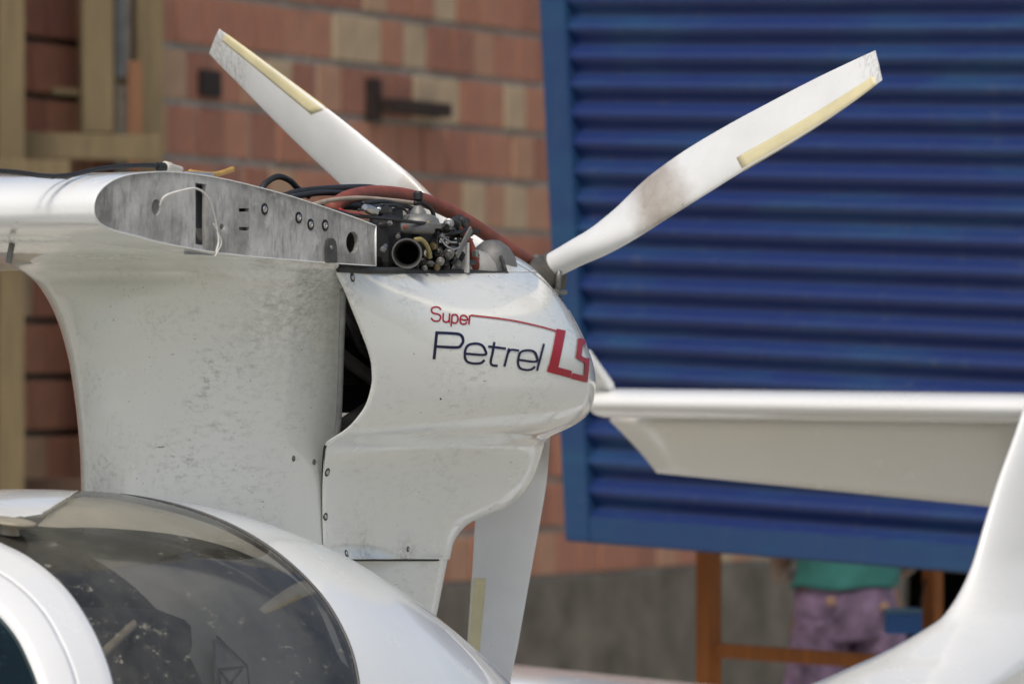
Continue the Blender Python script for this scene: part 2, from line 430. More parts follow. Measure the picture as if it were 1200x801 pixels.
# small blue box hung on the second post
A_ = P(1058, 727, 16.45)
bb = thing('blue_box', 'small blue metal box hanging beside the orange post under the blue board', 'box', (A_[0], A_[1], A_[2] - .036))
BB = blue_mat('blue_box_paint', (.012, .085, .28), (.02, .12, .3))
box('body', (0, 0, .03), (.052, .05, .03), BB, bb, .004); box('lid', (0, -.001, .066), (.054, .052, .006), simple('blue_grey_lid', (.10, .19, .27), .5), bb, .002)
tube('strap', [(.05, .0, .07), (.062, .06, .12), (.075, .10, .16)], .004, RUST, bb, 6, 4, False)

# ------------------------------------------------------------------ person behind the board
def skinned(name, joints, edges, mat, parent, sub=2):
    me = bpy.data.meshes.new(name); me.from_pydata([j[0] for j in joints], edges, []); me.update()
    o = bpy.data.objects.new(name, me); COL.objects.link(o)
    o.modifiers.new('skin', 'SKIN'); s2 = o.modifiers.new('sub', 'SUBSURF'); s2.levels = sub; s2.render_levels = sub
    for sv, j in zip(me.skin_vertices[0].data, joints):
        r = j[1]; sv.radius = (r, r) if not isinstance(r, tuple) else r
    me.skin_vertices[0].data[0].use_root = True
    dg = bpy.context.evaluated_depsgraph_get(); m2 = bpy.data.meshes.new_from_object(o.evaluated_get(dg))
    bpy.data.objects.remove(o); bpy.data.meshes.remove(me)
    return to_obj(name, m2, mat, parent)
pb = P(994, 445, 18.0)
per = thing('person', 'person seen from behind in teal top and purple shorts under the blue board', 'person', (pb[0], pb[1], 0), .12)
SKIN = simple('brown_skin', (.20, .105, .06), .5, 0, .2, 12)
def J(x, y, z, r): return ((x, y, z), r)
B_J = [J(0, 0, .98, .14), J(0, 0, 1.12, .125), J(0, -.01, 1.30, .145), J(0, -.01, 1.45, .12), J(0, .0, 1.53, .055), J(0, .015, 1.60, .06), J(0, .02, 1.69, .088), J(0, .02, 1.77, .07)]
B_E = [(0, 1), (1, 2), (2, 3), (3, 4), (4, 5), (5, 6), (6, 7)]
for sx in (-1, 1):
    k = len(B_J)
    B_J += [J(sx * .105, 0, .90, .095), J(sx * .12, .01, .68, .075), J(sx * .125, .0, .50, .056), J(sx * .13, -.02, .33, .056), J(sx * .13, -.02, .10, .036), J(sx * .135, .02, .045, .035), J(sx * .145, .14, .03, .028)]
    B_E += [(0, k)] + [(k + i, k + i + 1) for i in range(6)]
    k = len(B_J)
    B_J += [J(sx * .19, -.01, 1.43, .06), J(sx * .22, -.02, 1.25, .046), J(sx * .215, -.01, 1.10, .04), J(sx * .20, .10, 1.06, .036), J(sx * .19, .20, 1.03, .026), J(sx * .165, .26, 1.02, .032)]
    B_E += [(3, k)] + [(k + i, k + i + 1) for i in range(5)]
    for fi, (dx, dz, ln_) in enumerate(((-.03, .012, .07), (-.012, .018, .085), (.008, .016, .08), (.026, .006, .065))):
        kk = len(B_J)
        B_J += [J(sx * (.15 - sx * 0) + dx, .30, 1.02 + dz, .011), J(sx * .14 + dx, .30 + ln_ * .6, 1.01 + dz, .0095), J(sx * .135 + dx, .30 + ln_, .985 + dz, .008)]
        B_E += [(k + 5, kk), (kk, kk + 1), (kk + 1, kk + 2)]
    kk = len(B_J)
    B_J += [J(sx * .165 - sx * .045, .27, 1.035, .012), J(sx * .165 - sx * .07, .30, 1.03, .010)]; B_E += [(k + 5, kk), (kk, kk + 1)]
skinned('body', B_J, B_E, SKIN, per)
HAIR = simple('black_hair', (.012, .01, .009), .6, 0, .4, 60, .5)
skinned('hair', [J(0, -.01, 1.72, .095), J(0, -.02, 1.79, .085), J(0, -.03, 1.66, .07)], [(0, 1), (0, 2)], HAIR, per)
TEAL = simple('teal_cotton', (.035, .19, .165), .85, 0, .35, 18, .5)
PURP = simple('faded_purple_cotton', (.30, .20, .31), .9, 0, .75, 14, .6)
def cloth(name, lofts, mat):
    """each loft = rings (x, y, z, half width, half depth), top to bottom"""
    V = []; Fc = []
    for rings in lofts:
        rr = [np.array(r_, float) for r_ in rings]; rr = smooth_path(rr, 5); k0 = len(V)
        for n_, (x_, y_, z_, w_, d_) in enumerate(rr):
            for k in range(28):
                an = 2 * math.pi * k / 28; fold = 1 + .025 * math.sin(3 * an + z_ * 19) + .02 * math.sin(7 * an - z_ * 31)
                V.append((x_ + w_ * fold * math.cos(an), y_ + d_ * fold * math.sin(an), z_ + .006 * math.sin(4 * an)))
        Fc += gridfaces(len(rr), 28, True, k0)
    o = pyd(name, V, Fc, mat, per); solidify(o, .004, 0); return o
cloth('shirt', [[(0, 0, 1.50, .07, .065), (0, -.01, 1.46, .15, .10), (0, -.01, 1.36, .185, .125), (0, 0, 1.2, .17, .13), (0, 0, 1.06, .165, .14), (-.01, 0, .995, .17, .15)]]
      + [[(sx * .15, -.01, 1.44, .06, .075), (sx * .2, -.01, 1.36, .065, .075), (sx * .225, -.02, 1.22, .072, .078)] for sx in (-1, 1)], TEAL)
cloth('shorts', [[(0, 0, 1.05, .145, .125), (0, 0, .99, .163, .14), (0, 0, .90, .172, .15), (0, 0, .83, .165, .145)]]
      + [[(sx * .085, 0, .90, .085, .135), (sx * .093, .0, .80, .096, .128), (sx * .102, .005, .68, .105, .12), (sx * .108, .01, .57, .112, .118)] for sx in (-1, 1)], PURP)
PATCH = simple('orange_patch', (.36, .21, .13), .8, 0, .3, 30)
for dx in (-.082, .088):
    lathe('pocket_patch', [(0, .016), (.002, .016), (.003, .013), (.0035, .0001)], (dx, -.150, .958 - .02 * (dx > 0)), (0, -1, .1), PATCH, per, 14, False)

# ------------------------------------------------------------------ detached wing panel on trestles
DW = thing('detached_wing', 'white wing panel lying on trestles behind the aircraft', 'wing', (P(640, 445, 14.6)[0], 14.6, 0))
WHITE_T = gelcoat('tail_gelcoat', (.74, .745, .725), .15, .12)
secs = []
A_ = P(520, 776, 14.3); B_ = P(830, 808, 14.1); o_ = np.array(DW.location)
for k in np.linspace(0, 1, 12):
    le = A_ * (1 - k) + B_ * k - o_; ring = []
    for j in range(28):
        an = 2 * math.pi * j / 28; cx = .55 * (1 - math.cos(an)); th = .05 * math.sin(an) * (1 - .55 * cx)
        ring.append(le + np.array([.1 * cx, .9 * cx, th - .055]))
    secs.append(ring)
grid('skin', np.array(secs), WHITE_T, DW, True, False, False, True)
for tx in (-.1, .35):
    for ty in (.25, .7):
        c_ = A_ * (.6 if tx < 0 else .25) + B_ * (.4 if tx < 0 else .75) - o_
        zt_ = c_[2] - .10
        for sx in (-1, 1):
            tube('trestle_leg', [(c_[0] + sx * .16, ty, 0.0), (c_[0], ty, zt_)], .02, PALE, DW, 8, 0, False)
    box('trestle_bar', (c_[0], .48, zt_), (.03, .36, .03), PALE, DW, .004)

# ================================================================== THE AIRCRAFT
plane = thing('seaplane', 'white amphibious pusher biplane with its left wing removed and engine uncovered', 'aircraft',
              (HUB[0], HUB[1], 0), math.atan2(-CS, -SN))
CAMP = np.array([SN * (0 - HUB[0]) + CS * (0 - HUB[1]), CS * (0 - HUB[0]) - SN * (0 - HUB[1]), EYE])   # camera in (a, p, z)
def at_l(px, py, p): x = q(px, py, p); return Vector((-x[0], x[1], x[2]))

GEL = gelcoat('white_gelcoat', grime=.35, specks=.55)
GEL_P = gelcoat('white_gelcoat_pylon', base=(.715, .73, .685), grime=1.15, specks=1.,
                patch=[(at_l(360, 345, .25), .21, .75), (at_l(395, 430, .17), .17, .3), (at_l(100, 480, .1), .2, .2)])
GEL_C = gelcoat('white_gelcoat_cowl', base=(.735, .748, .705), grime=.7, specks=.85, patch=[(at_l(470, 322, .27), .09, .4), (at_l(405, 345, .28), .07, .6), (at_l(420, 655, .12), .07, .9), (at_l(480, 655, .12), .06, .8)])
RIBM = None
def rib_mat():
    m, nt, b = newmat('grimy_primed_metal')
    n1 = noise(nt, 6.5, 8, .7, (1, 1, .8)); n2 = noise(nt, 40, 8, .75, (1.6, 1, .35)); n3 = noise(nt, 3.6, 3, .5, None, (2, 5, 1))
    c = mixc(nt, ramp(nt, n1, [(.38, 0.), (.62, 1.)]), (.18, .178, .166), (.52, .52, .50))
    c = mixc(nt, ramp(nt, n2, [(.50, 0.), (.68, .75)]), c, (.10, .095, .085))
    c = mixc(nt, ramp(nt, n3, [(.5, 0.), (.7, .35)]), c, (.58, .59, .575))
    c = mixc(nt, ramp(nt, noise(nt, 24, 6, .7, None, (8, 8, 3)), [(.58, 0.), (.66, .5)]), c, (.6, .6, .58))
    nt.links.new(c, b.inputs['Base Color']); b.inputs['Roughness'].default_value = .8; b.inputs['Specular IOR Level'].default_value = .3
    bump(nt, b, n2, .15, .002); return m
RIBM = rib_mat()
BLACK = simple('black_rubber', (.018, .018, .018), .55, 0, .4, 40, .2)
RUBBER = simple('grey_black_seal', (.035, .034, .032), .7, 0, .4, 40, .3)
STEEL = simple('dull_aluminium', (.24, .235, .22), .48, .6, .45, 40, .15)
BRIGHT = simple('bright_steel', (.5, .5, .48), .3, .9, .3, 50)
DARKM = simple('oily_dark_metal', (.028, .027, .025), .45, .6, .6, 30, .3)
CASTG = simple('cast_grey_alloy', (.21, .21, .195), .5, .35, .35, 25, .2)
REDH = simple('red_brown_silicone_hose', (.27, .06, .032), .6, 0, .5, 22, .5)
BRASS = simple('dirty_brass', (.22, .17, .08), .4, .7, .4, 40)
TAN = simple('tan_tube', (.42, .33, .24), .5, 0, .3, 30)
OLIVE = simple('yellowed_fuel_line', (.28, .23, .08), .4, 0, .3, 30)
RED = simple('red_decal', (.36, .008, .022), .4, 0, .12, 30); NAVY = simple('navy_decal', (.009, .010, .05), .4, 0, .15, 30)
for m_ in (RED, NAVY): m_.node_tree.nodes['Principled BSDF'].inputs['Specular IOR Level'].default_value = .25
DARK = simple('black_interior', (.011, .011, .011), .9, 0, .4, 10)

# ---- wing centre section and root rib
rib_up = [(110, 245), (110.8, 236), (114.5, 227), (122, 218), (134, 210), (152, 204), (180, 201), (205, 201), (232, 204), (262, 209), (300, 218), (340, 229), (380, 242), (415, 254), (441, 264)]
rib_lo = [(110, 245), (110.8, 252), (114.5, 259), (123, 266), (138, 271.5), (160, 277), (182, 283), (210, 289), (245, 295), (285, 300), (330, 304), (380, 308), (441, 312)]
PR = .30
def spl(pts, n=5): return smooth_path([np.array(p, float) for p in pts], n)
sec = [q(x, y, PR) for x, y in spl(rib_lo[::-1] + rib_up[1:])]
sec = np.array(sec)
G = []
for pp in (PR + .0005, PR - .003, PR - .05, PR - .15, 0, -.3, -.6, -1.0, -1.7):
    s_ = sec.copy(); s_[:, 1] = pp; G.append(s_)
wing = grid('wing_centre_section', np.array(G), gelcoat('white_gelcoat_wing', (.76, .775, .765), .2, .35), plane, wrap=True)
es = wing.modifiers.new('edges', 'EDGE_SPLIT'); es.split_angle = math.radians(50)
solidify(wing, .0016, -1)
# rib plate with real holes
def ngon_plate(poly, p0, p1):
    n = len(poly); v = [(-a, p0, z) for a, z in poly] + [(-a, p1, z) for a, z in poly]
    f = [tuple(range(n)), tuple(range(n, 2 * n))[::-1]] + [(i, (i + 1) % n, n + (i + 1) % n, n + i) for i in range(n)]
    me = bpy.data.meshes.new('wing_root_rib'); me.from_pydata(v, [], f)
    bm = bmesh.new(); bm.from_mesh(me); bmesh.ops.recalc_face_normals(bm, faces=bm.faces); bm.to_mesh(me); bm.free(); return me
cen = sec[:, [0, 2]].mean(0)
poly = [tuple(cen + (s_[[0, 2]] - cen) * .993) for s_ in sec]
rib_me = ngon_plate(poly, PR - .011, PR - .002)
cutters = bmesh.new()
def cut_poly(pts):
    vs0 = []; vs1 = []
    for (x, y) in pts:
        a_, _, z_ = q(x, y, PR - .002); vs0.append(cutters.verts.new((-a_, PR - .03, z_))); vs1.append(cutters.verts.new((-a_, PR + .02, z_)))
    cutters.faces.new(vs0[::-1]); cutters.faces.new(vs1)
    n = len(pts)
    for i in range(n): cutters.faces.new((vs0[i], vs0[(i + 1) % n], vs1[(i + 1) % n], vs1[i]))
def circ(x, y, rx, ry, n=16): return [(x + rx * math.cos(2 * math.pi * i / n), y + ry * math.sin(2 * math.pi * i / n)) for i in range(n)]
cut_poly([(229, 214), (242, 216), (242, 288), (229, 286)])
cut_poly(circ(413, 284, 7.5, 13)); cut_poly(circ(260, 266, 2.6, 4, 10))
cut_poly(circ(183, 243, 5.5, 9.5))
for yy in (246, 268):
    cut_poly([(280, yy - 2), (292, yy - 2), (292, yy + 2), (280, yy + 2)])
bmesh.ops.recalc_face_normals(cutters, faces=cutters.faces)
cme = bpy.data.meshes.new('cut'); cutters.to_mesh(cme); cutters.free()
o1 = bpy.data.objects.new('tmp', rib_me); o2 = bpy.data.objects.new('tmpc', cme); COL.objects.link(o1); COL.objects.link(o2)
bo = o1.modifiers.new('b', 'BOOLEAN'); bo.operation = 'DIFFERENCE'; bo.object = o2; bo.solver = 'EXACT'
dg = bpy.context.evaluated_depsgraph_get(); rib_me2 = bpy.data.meshes.new_from_object(o1.evaluated_get(dg))
bpy.data.objects.remove(o1); bpy.data.objects.remove(o2)
rib = to_obj('wing_root_rib', rib_me2, RIBM, plane, False, 'grimy bare grey wing root rib with bolts and holes')
spar = np.array([q(441, 264, PR), q(441, 312, PR)])
# inside of the slot, rear spar web, plug in the hole
x = q(236, 250, PR - .03); box('slot_back', (-x[0], PR - .035, x[2]), (.04, .003, .07), simple('slot_grey', (.30, .32, .36), .6), rib)
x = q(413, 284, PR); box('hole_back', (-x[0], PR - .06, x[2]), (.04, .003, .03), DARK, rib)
x = q(183, 243, PR); box('plug', (-x[0], PR - .011, x[2]), (.02, .004, .02), simple('putty_plug', (.20, .2, .19), .7, 0, .5, 60, .5), rib)
G = np.array([[(spar[0, 0] - .012, pp, spar[0, 2] - .003), (spar[1, 0] - .012, pp, spar[1, 2] + .002)] for pp in (PR - .004, -.3, -1.7)])
sp_ = grid('rear_spar', G, RIBM, plane); solidify(sp_, .006, 0)
bm = bmesh.new()
x = q(388, 290, PR)
tabp = [(382, 308), (382, 288), (383, 282), (386, 279), (389, 279), (392, 282), (393.5, 288), (394, 308)]
tv = [at_l(a_, b_, PR + .0025) for a_, b_ in tabp]
tt = pyd('hinge_tab', tv, [tuple(range(len(tv)))], simple('dark_tab', (.09, .09, .085), .6, .4, .4, 40), rib, False); solidify(tt, .005, 0)

# ---- pylon
pxl = tab((268, -96), (280, -92), (292, -62), (300, -26), (303, -10), (306, 4), (311, 17), (318, 30), (330, 43), (345, 53), (360, 61), (380, 69), (400, 75), (425, 81), (450, 85), (480, 89), (510, 92), (540, 94), (575, 95), (740, 97))
pyw = tab((268, .284), (294, .284), (304, .293), (312, .290), (320, .277), (335, .254), (360, .226), (400, .196), (450, .173), (520, .151), (600, .145), (740, .145))
pxr = tab((268, 396), (300, 396), (318, 398), (340, 403), (400, 401), (500, 397), (520, 393), (740, 393))
rows = []
for y in np.concatenate([np.linspace(268, 345, 42), np.linspace(348, 740, 64)]):
    w = float(pyw(y)); ae = q(float(pxr(y)), y, w)[0]; target = float(pxl(y))
    ph = np.linspace(0, math.pi / 2, 26)
    def nose(af):
        am = af + min(.42, (ae - af) * .62)
        aa = am - (am - af) * np.sin(ph) ** (2 / 2.3); pp = w * np.cos(ph) ** (2 / 2.1)
        return aa, pp
    lo_, hi_ = -2.6, ae - .12
    for _ in range(40):
        af = (lo_ + hi_) / 2; aa, pp = nose(af)
        if pxof(aa, -pp).min() < target: lo_ = af
        else: hi_ = af
    aa, pp = nose(af)
    tail = np.linspace(ae, aa[0], 14)[:-1]
    A2 = np.concatenate([tail, aa]); P2 = np.concatenate([np.full(13, w), pp])
    A3 = np.concatenate([A2, A2[::-1][1:]]); P3 = np.concatenate([P2, -P2[::-1][1:]])
    rows.append(np.stack([A3, P3, zof(y, A3, P3 * 0 + w * .7)], -1))
pylon = grid('engine_pylon', rows, GEL_P, plane)
# rear flange of the pylon
fl = [q(float(pxr(y)) - 1.5, y, float(pyw(y)) + .001) for y in np.linspace(338, 520, 14)]
tube('pylon_flange', fl, .0065, simple('grey_flange', (.36, .37, .36), .5, 0, .3, 30), pylon, 8, 2)

# ---- cowling
cxr = tab((296, 594), (299, 602), (304, 611), (310, 620), (318, 629), (330, 641), (350, 657), (370, 671), (390, 682), (410, 690), (430, 696), (445, 698), (460, 697), (475, 694), (485, 689), (495, 678), (504, 661), (510, 648), (515, 641), (530, 636), (545, 631), (560, 625), (575, 615), (588, 602), (598, 584), (605, 567), (612, 551), (622, 540), (635, 532), (656, 527))
cww = tab((296, .07), (302, .12), (310, .165), (318, .195), (330, .23), (350, .262), (380, .29), (420, .305), (450, .302), (475, .288), (495, .255), (508, .215), (516, .175), (525, .15), (545, .135), (570, .125), (600, .115), (656, .11))
cpf = tab((296, .285), (318, .285), (350, .287), (400, .283), (430, .277), (460, .265), (490, .243), (505, .225), (515, .205), (524, .188), (536, .171), (550, .16), (570, .154), (600, .151), (656, .149))
cxl = tab((296, 390), (318, 395), (340, 405), (360, 413), (390, 425), (415, 434), (430, 437), (445, 437.5), (460, 435), (475, 430), (490, 420), (500, 411), (508, 401), (514, 391), (519, 384), (524, 381), (560, 379), (636, 380), (645, 386), (651, 396), (655, 408))
def cowl_row(y, wadd=0.):
    w, pf = float(cww(y)) + wadd, float(cpf(y)) + wadd
    af = q(float(cxl(y)), y, pf)[0]; target = float(cxr(y))
    u = np.linspace(0, 1, 40); ph = np.linspace(0, math.pi / 2, 40)[1:]
    def cur(ar):
        am = af + .5 * (ar - af)
        a1 = af + u * (am - af); p1 = pf + (w - pf) * (u * u * (3 - 2 * u))
        a2 = am + (ar - am) * np.sin(ph) ** (2 / 2.15); p2 = w * np.cos(ph) ** (2 / 2.25)
        return np.concatenate([a1, a2]), np.concatenate([p1, p2])
    lo_, hi_ = af + .05, .6
    for _ in range(40):
        ar = (lo_ + hi_) / 2; aa, pp = cur(ar)
        if pxof(aa, pp).max() < target: lo_ = ar
        else: hi_ = ar
    return cur(ar)
def sym(aa, pp, y):
    z = zof(y, aa, pp)
    h = np.stack([aa, pp, z], -1); m_ = h[::-1][1:].copy(); m_[:, 1] *= -1
    return np.concatenate([h, m_])
def resample(aa, pp, n):
    s_ = np.concatenate([[0], np.cumsum(np.hypot(np.diff(aa), np.diff(pp)))]); t_ = np.linspace(0, s_[-1], n)
    return np.interp(t_, s_, aa), np.interp(t_, s_, pp)
rows = []
for y in np.concatenate([np.linspace(318, 526, 100), np.linspace(528, 655, 50)]):
    aa, pp = cowl_row(y); rows.append(sym(*resample(aa, pp, 84), y))
cowl_bot = rows[-1]
cowl_parts = [np.array(rows)]
rows2 = []
for y in np.linspace(297, 318, 16):
    aa, pp = cowl_row(y); xs = pxof(aa, pp); cut = 586 + (y - 297) * 9 / 21
    i = int(np.argmax((xs > cut))); 
    if i == 0: i = 1
    t_ = (cut - xs[i - 1]) / (xs[i] - xs[i - 1]); a0 = aa[i - 1] + t_ * (aa[i] - aa[i - 1]); p0 = pp[i - 1] + t_ * (pp[i] - pp[i - 1])
    a3, p3 = resample(np.concatenate([[a0], aa[i:]]), np.concatenate([[p0], pp[i:]]), 30); rows2.append(sym(a3, p3, y))
rows2 = np.array(rows2)
v = L(cowl_parts[0].reshape(-1, 3)); nr, nc = cowl_parts[0].shape[:2]
f = gridfaces(nr, nc); n0 = len(v); v = np.concatenate([v, L(rows2.reshape(-1, 3))]); f += gridfaces(rows2.shape[0], rows2.shape[1], False, n0)
n1 = n0 + rows2.shape[0] * rows2.shape[1]
# flat crown closing the rear hump
r0 = rows2[0]; f.append(tuple(n0 + i for i in range(rows2.shape[1])))
cowl = pyd('engine_cowling', v, [t_[::-1] for t_ in f], GEL_C, plane)
cowl_bvh = BVHTree.FromPolygons([Vector(x) for x in v], f)
solidify(cowl, .0035, -1)
# rubber edge strip round the cowling opening
strip = []
for x_ in np.linspace(396, 594, 24):
    y_ = 315.5 + 5.2 * (x_ - 396) / 198 + .5 * math.sin(x_ * .09)
    aa, pp = cowl_row(318); xs = pxof(aa, pp); i = int(np.argmax(xs > x_)); pv = np.interp(x_, xs[:i + 1], pp[:i + 1])
    strip.append((x_, y_, pv + .003))
for k, (sa, sb) in enumerate(((strip, .0042),)):
    G = []
    for (x_, y_, pv) in sa:
        c_ = q(x_, y_, pv); c_[1] = pv
        G.append([c_ + np.array(d_) for d_ in ((0, .003, .005), (0, .005, -.004), (0, -.002, -.006), (0, -.006, .006))])
    grid('rubber_strip', np.array(G), RUBBER, cowl, wrap=True, cap=True)
tube('rubber_strip', [q(594, 321, strip[-1][2]), q(590, 309, strip[-1][2] - .01), q(586, 299, strip[-1][2] - .06)], .0035, RUBBER, cowl, 8, 4)

# bottom of the pylon showing under the cowling
rows = []
for y in np.linspace(645, 770, 20):
    w = .106; x_r = np.interp(y, [645, 650, 725, 770], [527, 526, 511, 503]); af = q(370, y, w)[0]
    def cur(ar):
        u = np.linspace(0, 1, 14); ph = np.linspace(0, math.pi / 2, 20)[1:]; am = af + .55 * (ar - af)
        return np.concatenate([af + u * (am - af), am + (ar - am) * np.sin(ph)]), np.concatenate([0 * u + w, w * np.cos(ph)])
    lo_, hi_ = af + .02, .4
    for _ in range(40):
        ar = (lo_ + hi_) / 2; aa, pp = cur(ar)
        if pxof(aa, pp).max() < x_r: lo_ = ar
        else: hi_ = ar
    rows.append(sym(aa, pp, y))
grid('pylon_foot', rows, GEL_P, plane)

# ---- lettering on the cowling
def on_cowl(px, py, off=.0008):
    d_ = P(px, py, 10.0); w_ = np.array([SN * (d_[0] - HUB[0]) + CS * (d_[1] - HUB[1]), CS * (d_[0] - HUB[0]) - SN * (d_[1] - HUB[1]), d_[2]])
    o_ = Vector(L(CAMP)); dr = (Vector(L(w_)) - o_).normalized()
    hit, nrm, idx, dist = cowl_bvh.ray_cast(o_, dr)
    if hit is None: return None
    if nrm.dot(dr) > 0: nrm = -nrm
    return hit + nrm * off
def resamp2(pts, step):
    pts = np.array(pts, float); s_ = np.concatenate([[0], np.cumsum(np.linalg.norm(np.diff(pts, axis=0), axis=1))])
    n = max(2, int(s_[-1] / step) + 1); t_ = np.linspace(0, s_[-1], n)
    return np.stack([np.interp(t_, s_, pts[:, 0]), np.interp(t_, s_, pts[:, 1])], -1)
class Decal:
    def __init__(self): self.v = []; self.f = []; self.k = 0
    def stroke(self, pts, w, curve=True, scale=5., off=(480, 330)):
        pts = [np.array(p, float) / scale + np.array(off) for p in pts]; w = w / scale
        pp = resamp2(smooth_path(pts, 6) if curve and len(pts) > 2 else pts, .8)
        ww = np.full(len(pp), w)
        t_ = np.gradient(pp, axis=0); t_ /= np.linalg.norm(t_, axis=1)[:, None] + 1e-9; nn = np.stack([-t_[:, 1], t_[:, 0]], -1)
        pp[0] -= t_[0] * w * .15; pp[-1] += t_[-1] * w * .15
        prev = None; o_ = .0007 + .00012 * self.k; self.k += 1
        cols = 3 if w < 4 else 7
        for i in range(len(pp)):
            row = [on_cowl(*(pp[i] + nn[i] * w * (j / (cols - 1) - .5)), o_) for j in range(cols)]
            if any(r is None for r in row): prev = None; continue
            k0 = len(self.v); self.v += row
            if prev is not None: self.f += [(prev + j, prev + j + 1, k0 + j + 1, k0 + j) for j in range(cols - 1)]
            prev = k0
    def build(self, name, mat): return pyd(name, self.v, self.f, mat, cowl)
d = Decal()
for s_ in ([(182, 163), (168, 150), (140, 149), (127, 162), (134, 182), (165, 190), (181, 204), (170, 228), (142, 229), (125, 213)],
           [(196, 184), (194, 220), (203, 234), (222, 234), (230, 224)], [(246, 200), (258, 193), (274, 196), (281, 212), (277, 234), (262, 243), (244, 234)],
           [(296, 220), (334, 225), (335, 211), (322, 199), (305, 199), (296, 210), (293, 232), (303, 246), (322, 247), (333, 238)]): d.stroke(s_, 9)
d.stroke([(232, 187), (229, 238)], 9); d.stroke([(247, 192), (240, 259)], 9); d.stroke([(349, 200), (344, 249)], 9)
d.stroke([(348, 207), (356, 198), (366, 197)], 8); d.stroke([(362, 198), (500, 214), (620, 232), (760, 263), (862, 291)], 8)
# the big L and S
d.stroke([(883, 290), (872, 345), (857, 420), (838, 505)], 54, False)
d.stroke([(812, 508), (870, 523), (936, 541)], 42, False)
d.stroke([(1042, 364), (1000, 351)], 27, False); d.stroke([(998, 338), (992, 392), (985, 446)], 31, False)
d.stroke([(976, 436), (1038, 470)], 27, False); d.stroke([(1036, 452), (1031, 520), (1024, 582)], 25, False); d.stroke([(1030, 572), (948, 551)], 34, False)
d.build('red_lettering', RED)
d = Decal()
d.stroke([(142, 451), (158, 293)], 17, False)
d.stroke([(156, 298), (270, 304), (302, 316), (312, 343), (302, 368), (275, 384), (152, 379)], 16)
d.stroke([(325, 421), (438, 427), (440, 398), (422, 372), (388, 362), (346, 369), (326, 394), (322, 438), (336, 467), (372, 478), (415, 476), (436, 459)], 14)
d.stroke([(494, 355), (484, 415), (473, 468), (483, 488), (512, 492)], 14); d.stroke([(460, 379), (560, 391)], 13, False)
d.stroke([(579, 392), (553, 494)], 13, False); d.stroke([(572, 420), (592, 399), (636, 403)], 12)
d.stroke([(634, 457), (737, 467), (739, 430), (722, 408), (686, 402), (650, 411), (636, 438), (632, 478), (646, 506), (680, 516), (712, 512), (730, 497)], 13)
d.stroke([(783, 366), (743, 519)], 12, False)
d.build('navy_lettering', NAVY)

d = Decal()
d.stroke([(600, 306), (622, 318), (645, 337), (664, 360), (679, 388), (687, 412)], .8, True, 1., (0, 0))
d.build('faint_seam', simple('seam_grime', (.50, .49, .46), .6, 0, .4, 90))
GAP = simple('black_panel_gap', (.03, .03, .028), .9, 0, .3, 50)
tube('panel_gap', [q(float(cxl(y_)) - .6, y_, float(cpf(y_)) - .0025) for y_ in np.linspace(521, 654, 30)], .0024, GAP, cowl, 6, 0)
bt = cowl_bot[:84]; tube('panel_gap', [b_ + np.array([0, -.001, -.0012]) for b_ in bt[:60:3]], .002, GAP, cowl, 6, 0)
# ---- screws and rivets
pyl_bvh = BVHTree.FromObject(pylon, bpy.context.evaluated_depsgraph_get())
def ray_local(px, py, bvh):
    d_ = P(px, py, 10.0); w_ = np.array([SN * (d_[0] - HUB[0]) + CS * (d_[1] - HUB[1]), CS * (d_[0] - HUB[0]) - SN * (d_[1] - HUB[1]), d_[2]])
    o_ = Vector(L(CAMP)); dr = (Vector(L(w_)) - o_).normalized()
    h, n, i, dd = bvh.ray_cast(o_, dr)
    if h is None: return None, None
    return h, (n if n.dot(dr) < 0 else -n)
def screw(px, py, r, bvh=None, par=None, head=STEEL, washer=None, p=None, name='screw'):
    if bvh is not None: h, n = ray_local(px, py, bvh)
    else: h, n = at_l(px, py, p), Vector((0, 1, 0))
    if h is None: return
    o_ = np.array([-h.x, h.y, h.z]); ax = np.array([-n.x, n.y, n.z])
    prof = [(-.002, r * 1.0), (.0008, r * 1.0), (.0022, r * .8), (.0027, r * .35), (.0013, r * .22), (.0012, .00001)]
    lathe(name, prof, o_, ax, head, par, 16)
    if washer: lathe('washer', [(-.001, r * 1.7), (.0006, r * 1.7), (.0009, r * 1.5), (.001, .0001)], o_, ax, washer, par, 18)
GRIME2 = simple('oily_ring', (.07, .068, .06), .7, 0, .4, 80)
GRIME = simple('grime_ring', (.17, .165, .15), .8, 0, .4, 80)
for x_, y_ in ((344, 537), (368, 541)): screw(x_, y_, .0032, pyl_bvh, pylon, CASTG, GRIME)
for x_, y_, r_, w_ in ((383.5, 553, .0055, GRIME), (381.5, 605, .005, GRIME), (406, 648, .0048, GRIME), (478, 643, .0035, GRIME), (413, 325, .0058, GRIME)): screw(x_, y_, r_ * .85, cowl_bvh, cowl, BRIGHT, GRIME2)
screw(596, 305, .004, cowl_bvh, cowl, DARKM, CASTG); screw(516, 467, .0016, cowl_bvh, cowl, DARKM); screw(658, 352, .003, cowl_bvh, cowl, DARKM)
for x_, y_ in ((310, 245), (350, 255), (364, 263), (381, 264)): screw(x_, y_, .0060, None, rib, BRIGHT, DARKM, PR - .0015, 'bolt')
screw(388, 290, .004, None, rib, CASTG, None, PR + .005, 'bolt')
tube('drain_pipe', [q(14, 286, .05), q(12, 296, .05), q(10, 308, .05)], .0055, STEEL, plane, 10, 2)
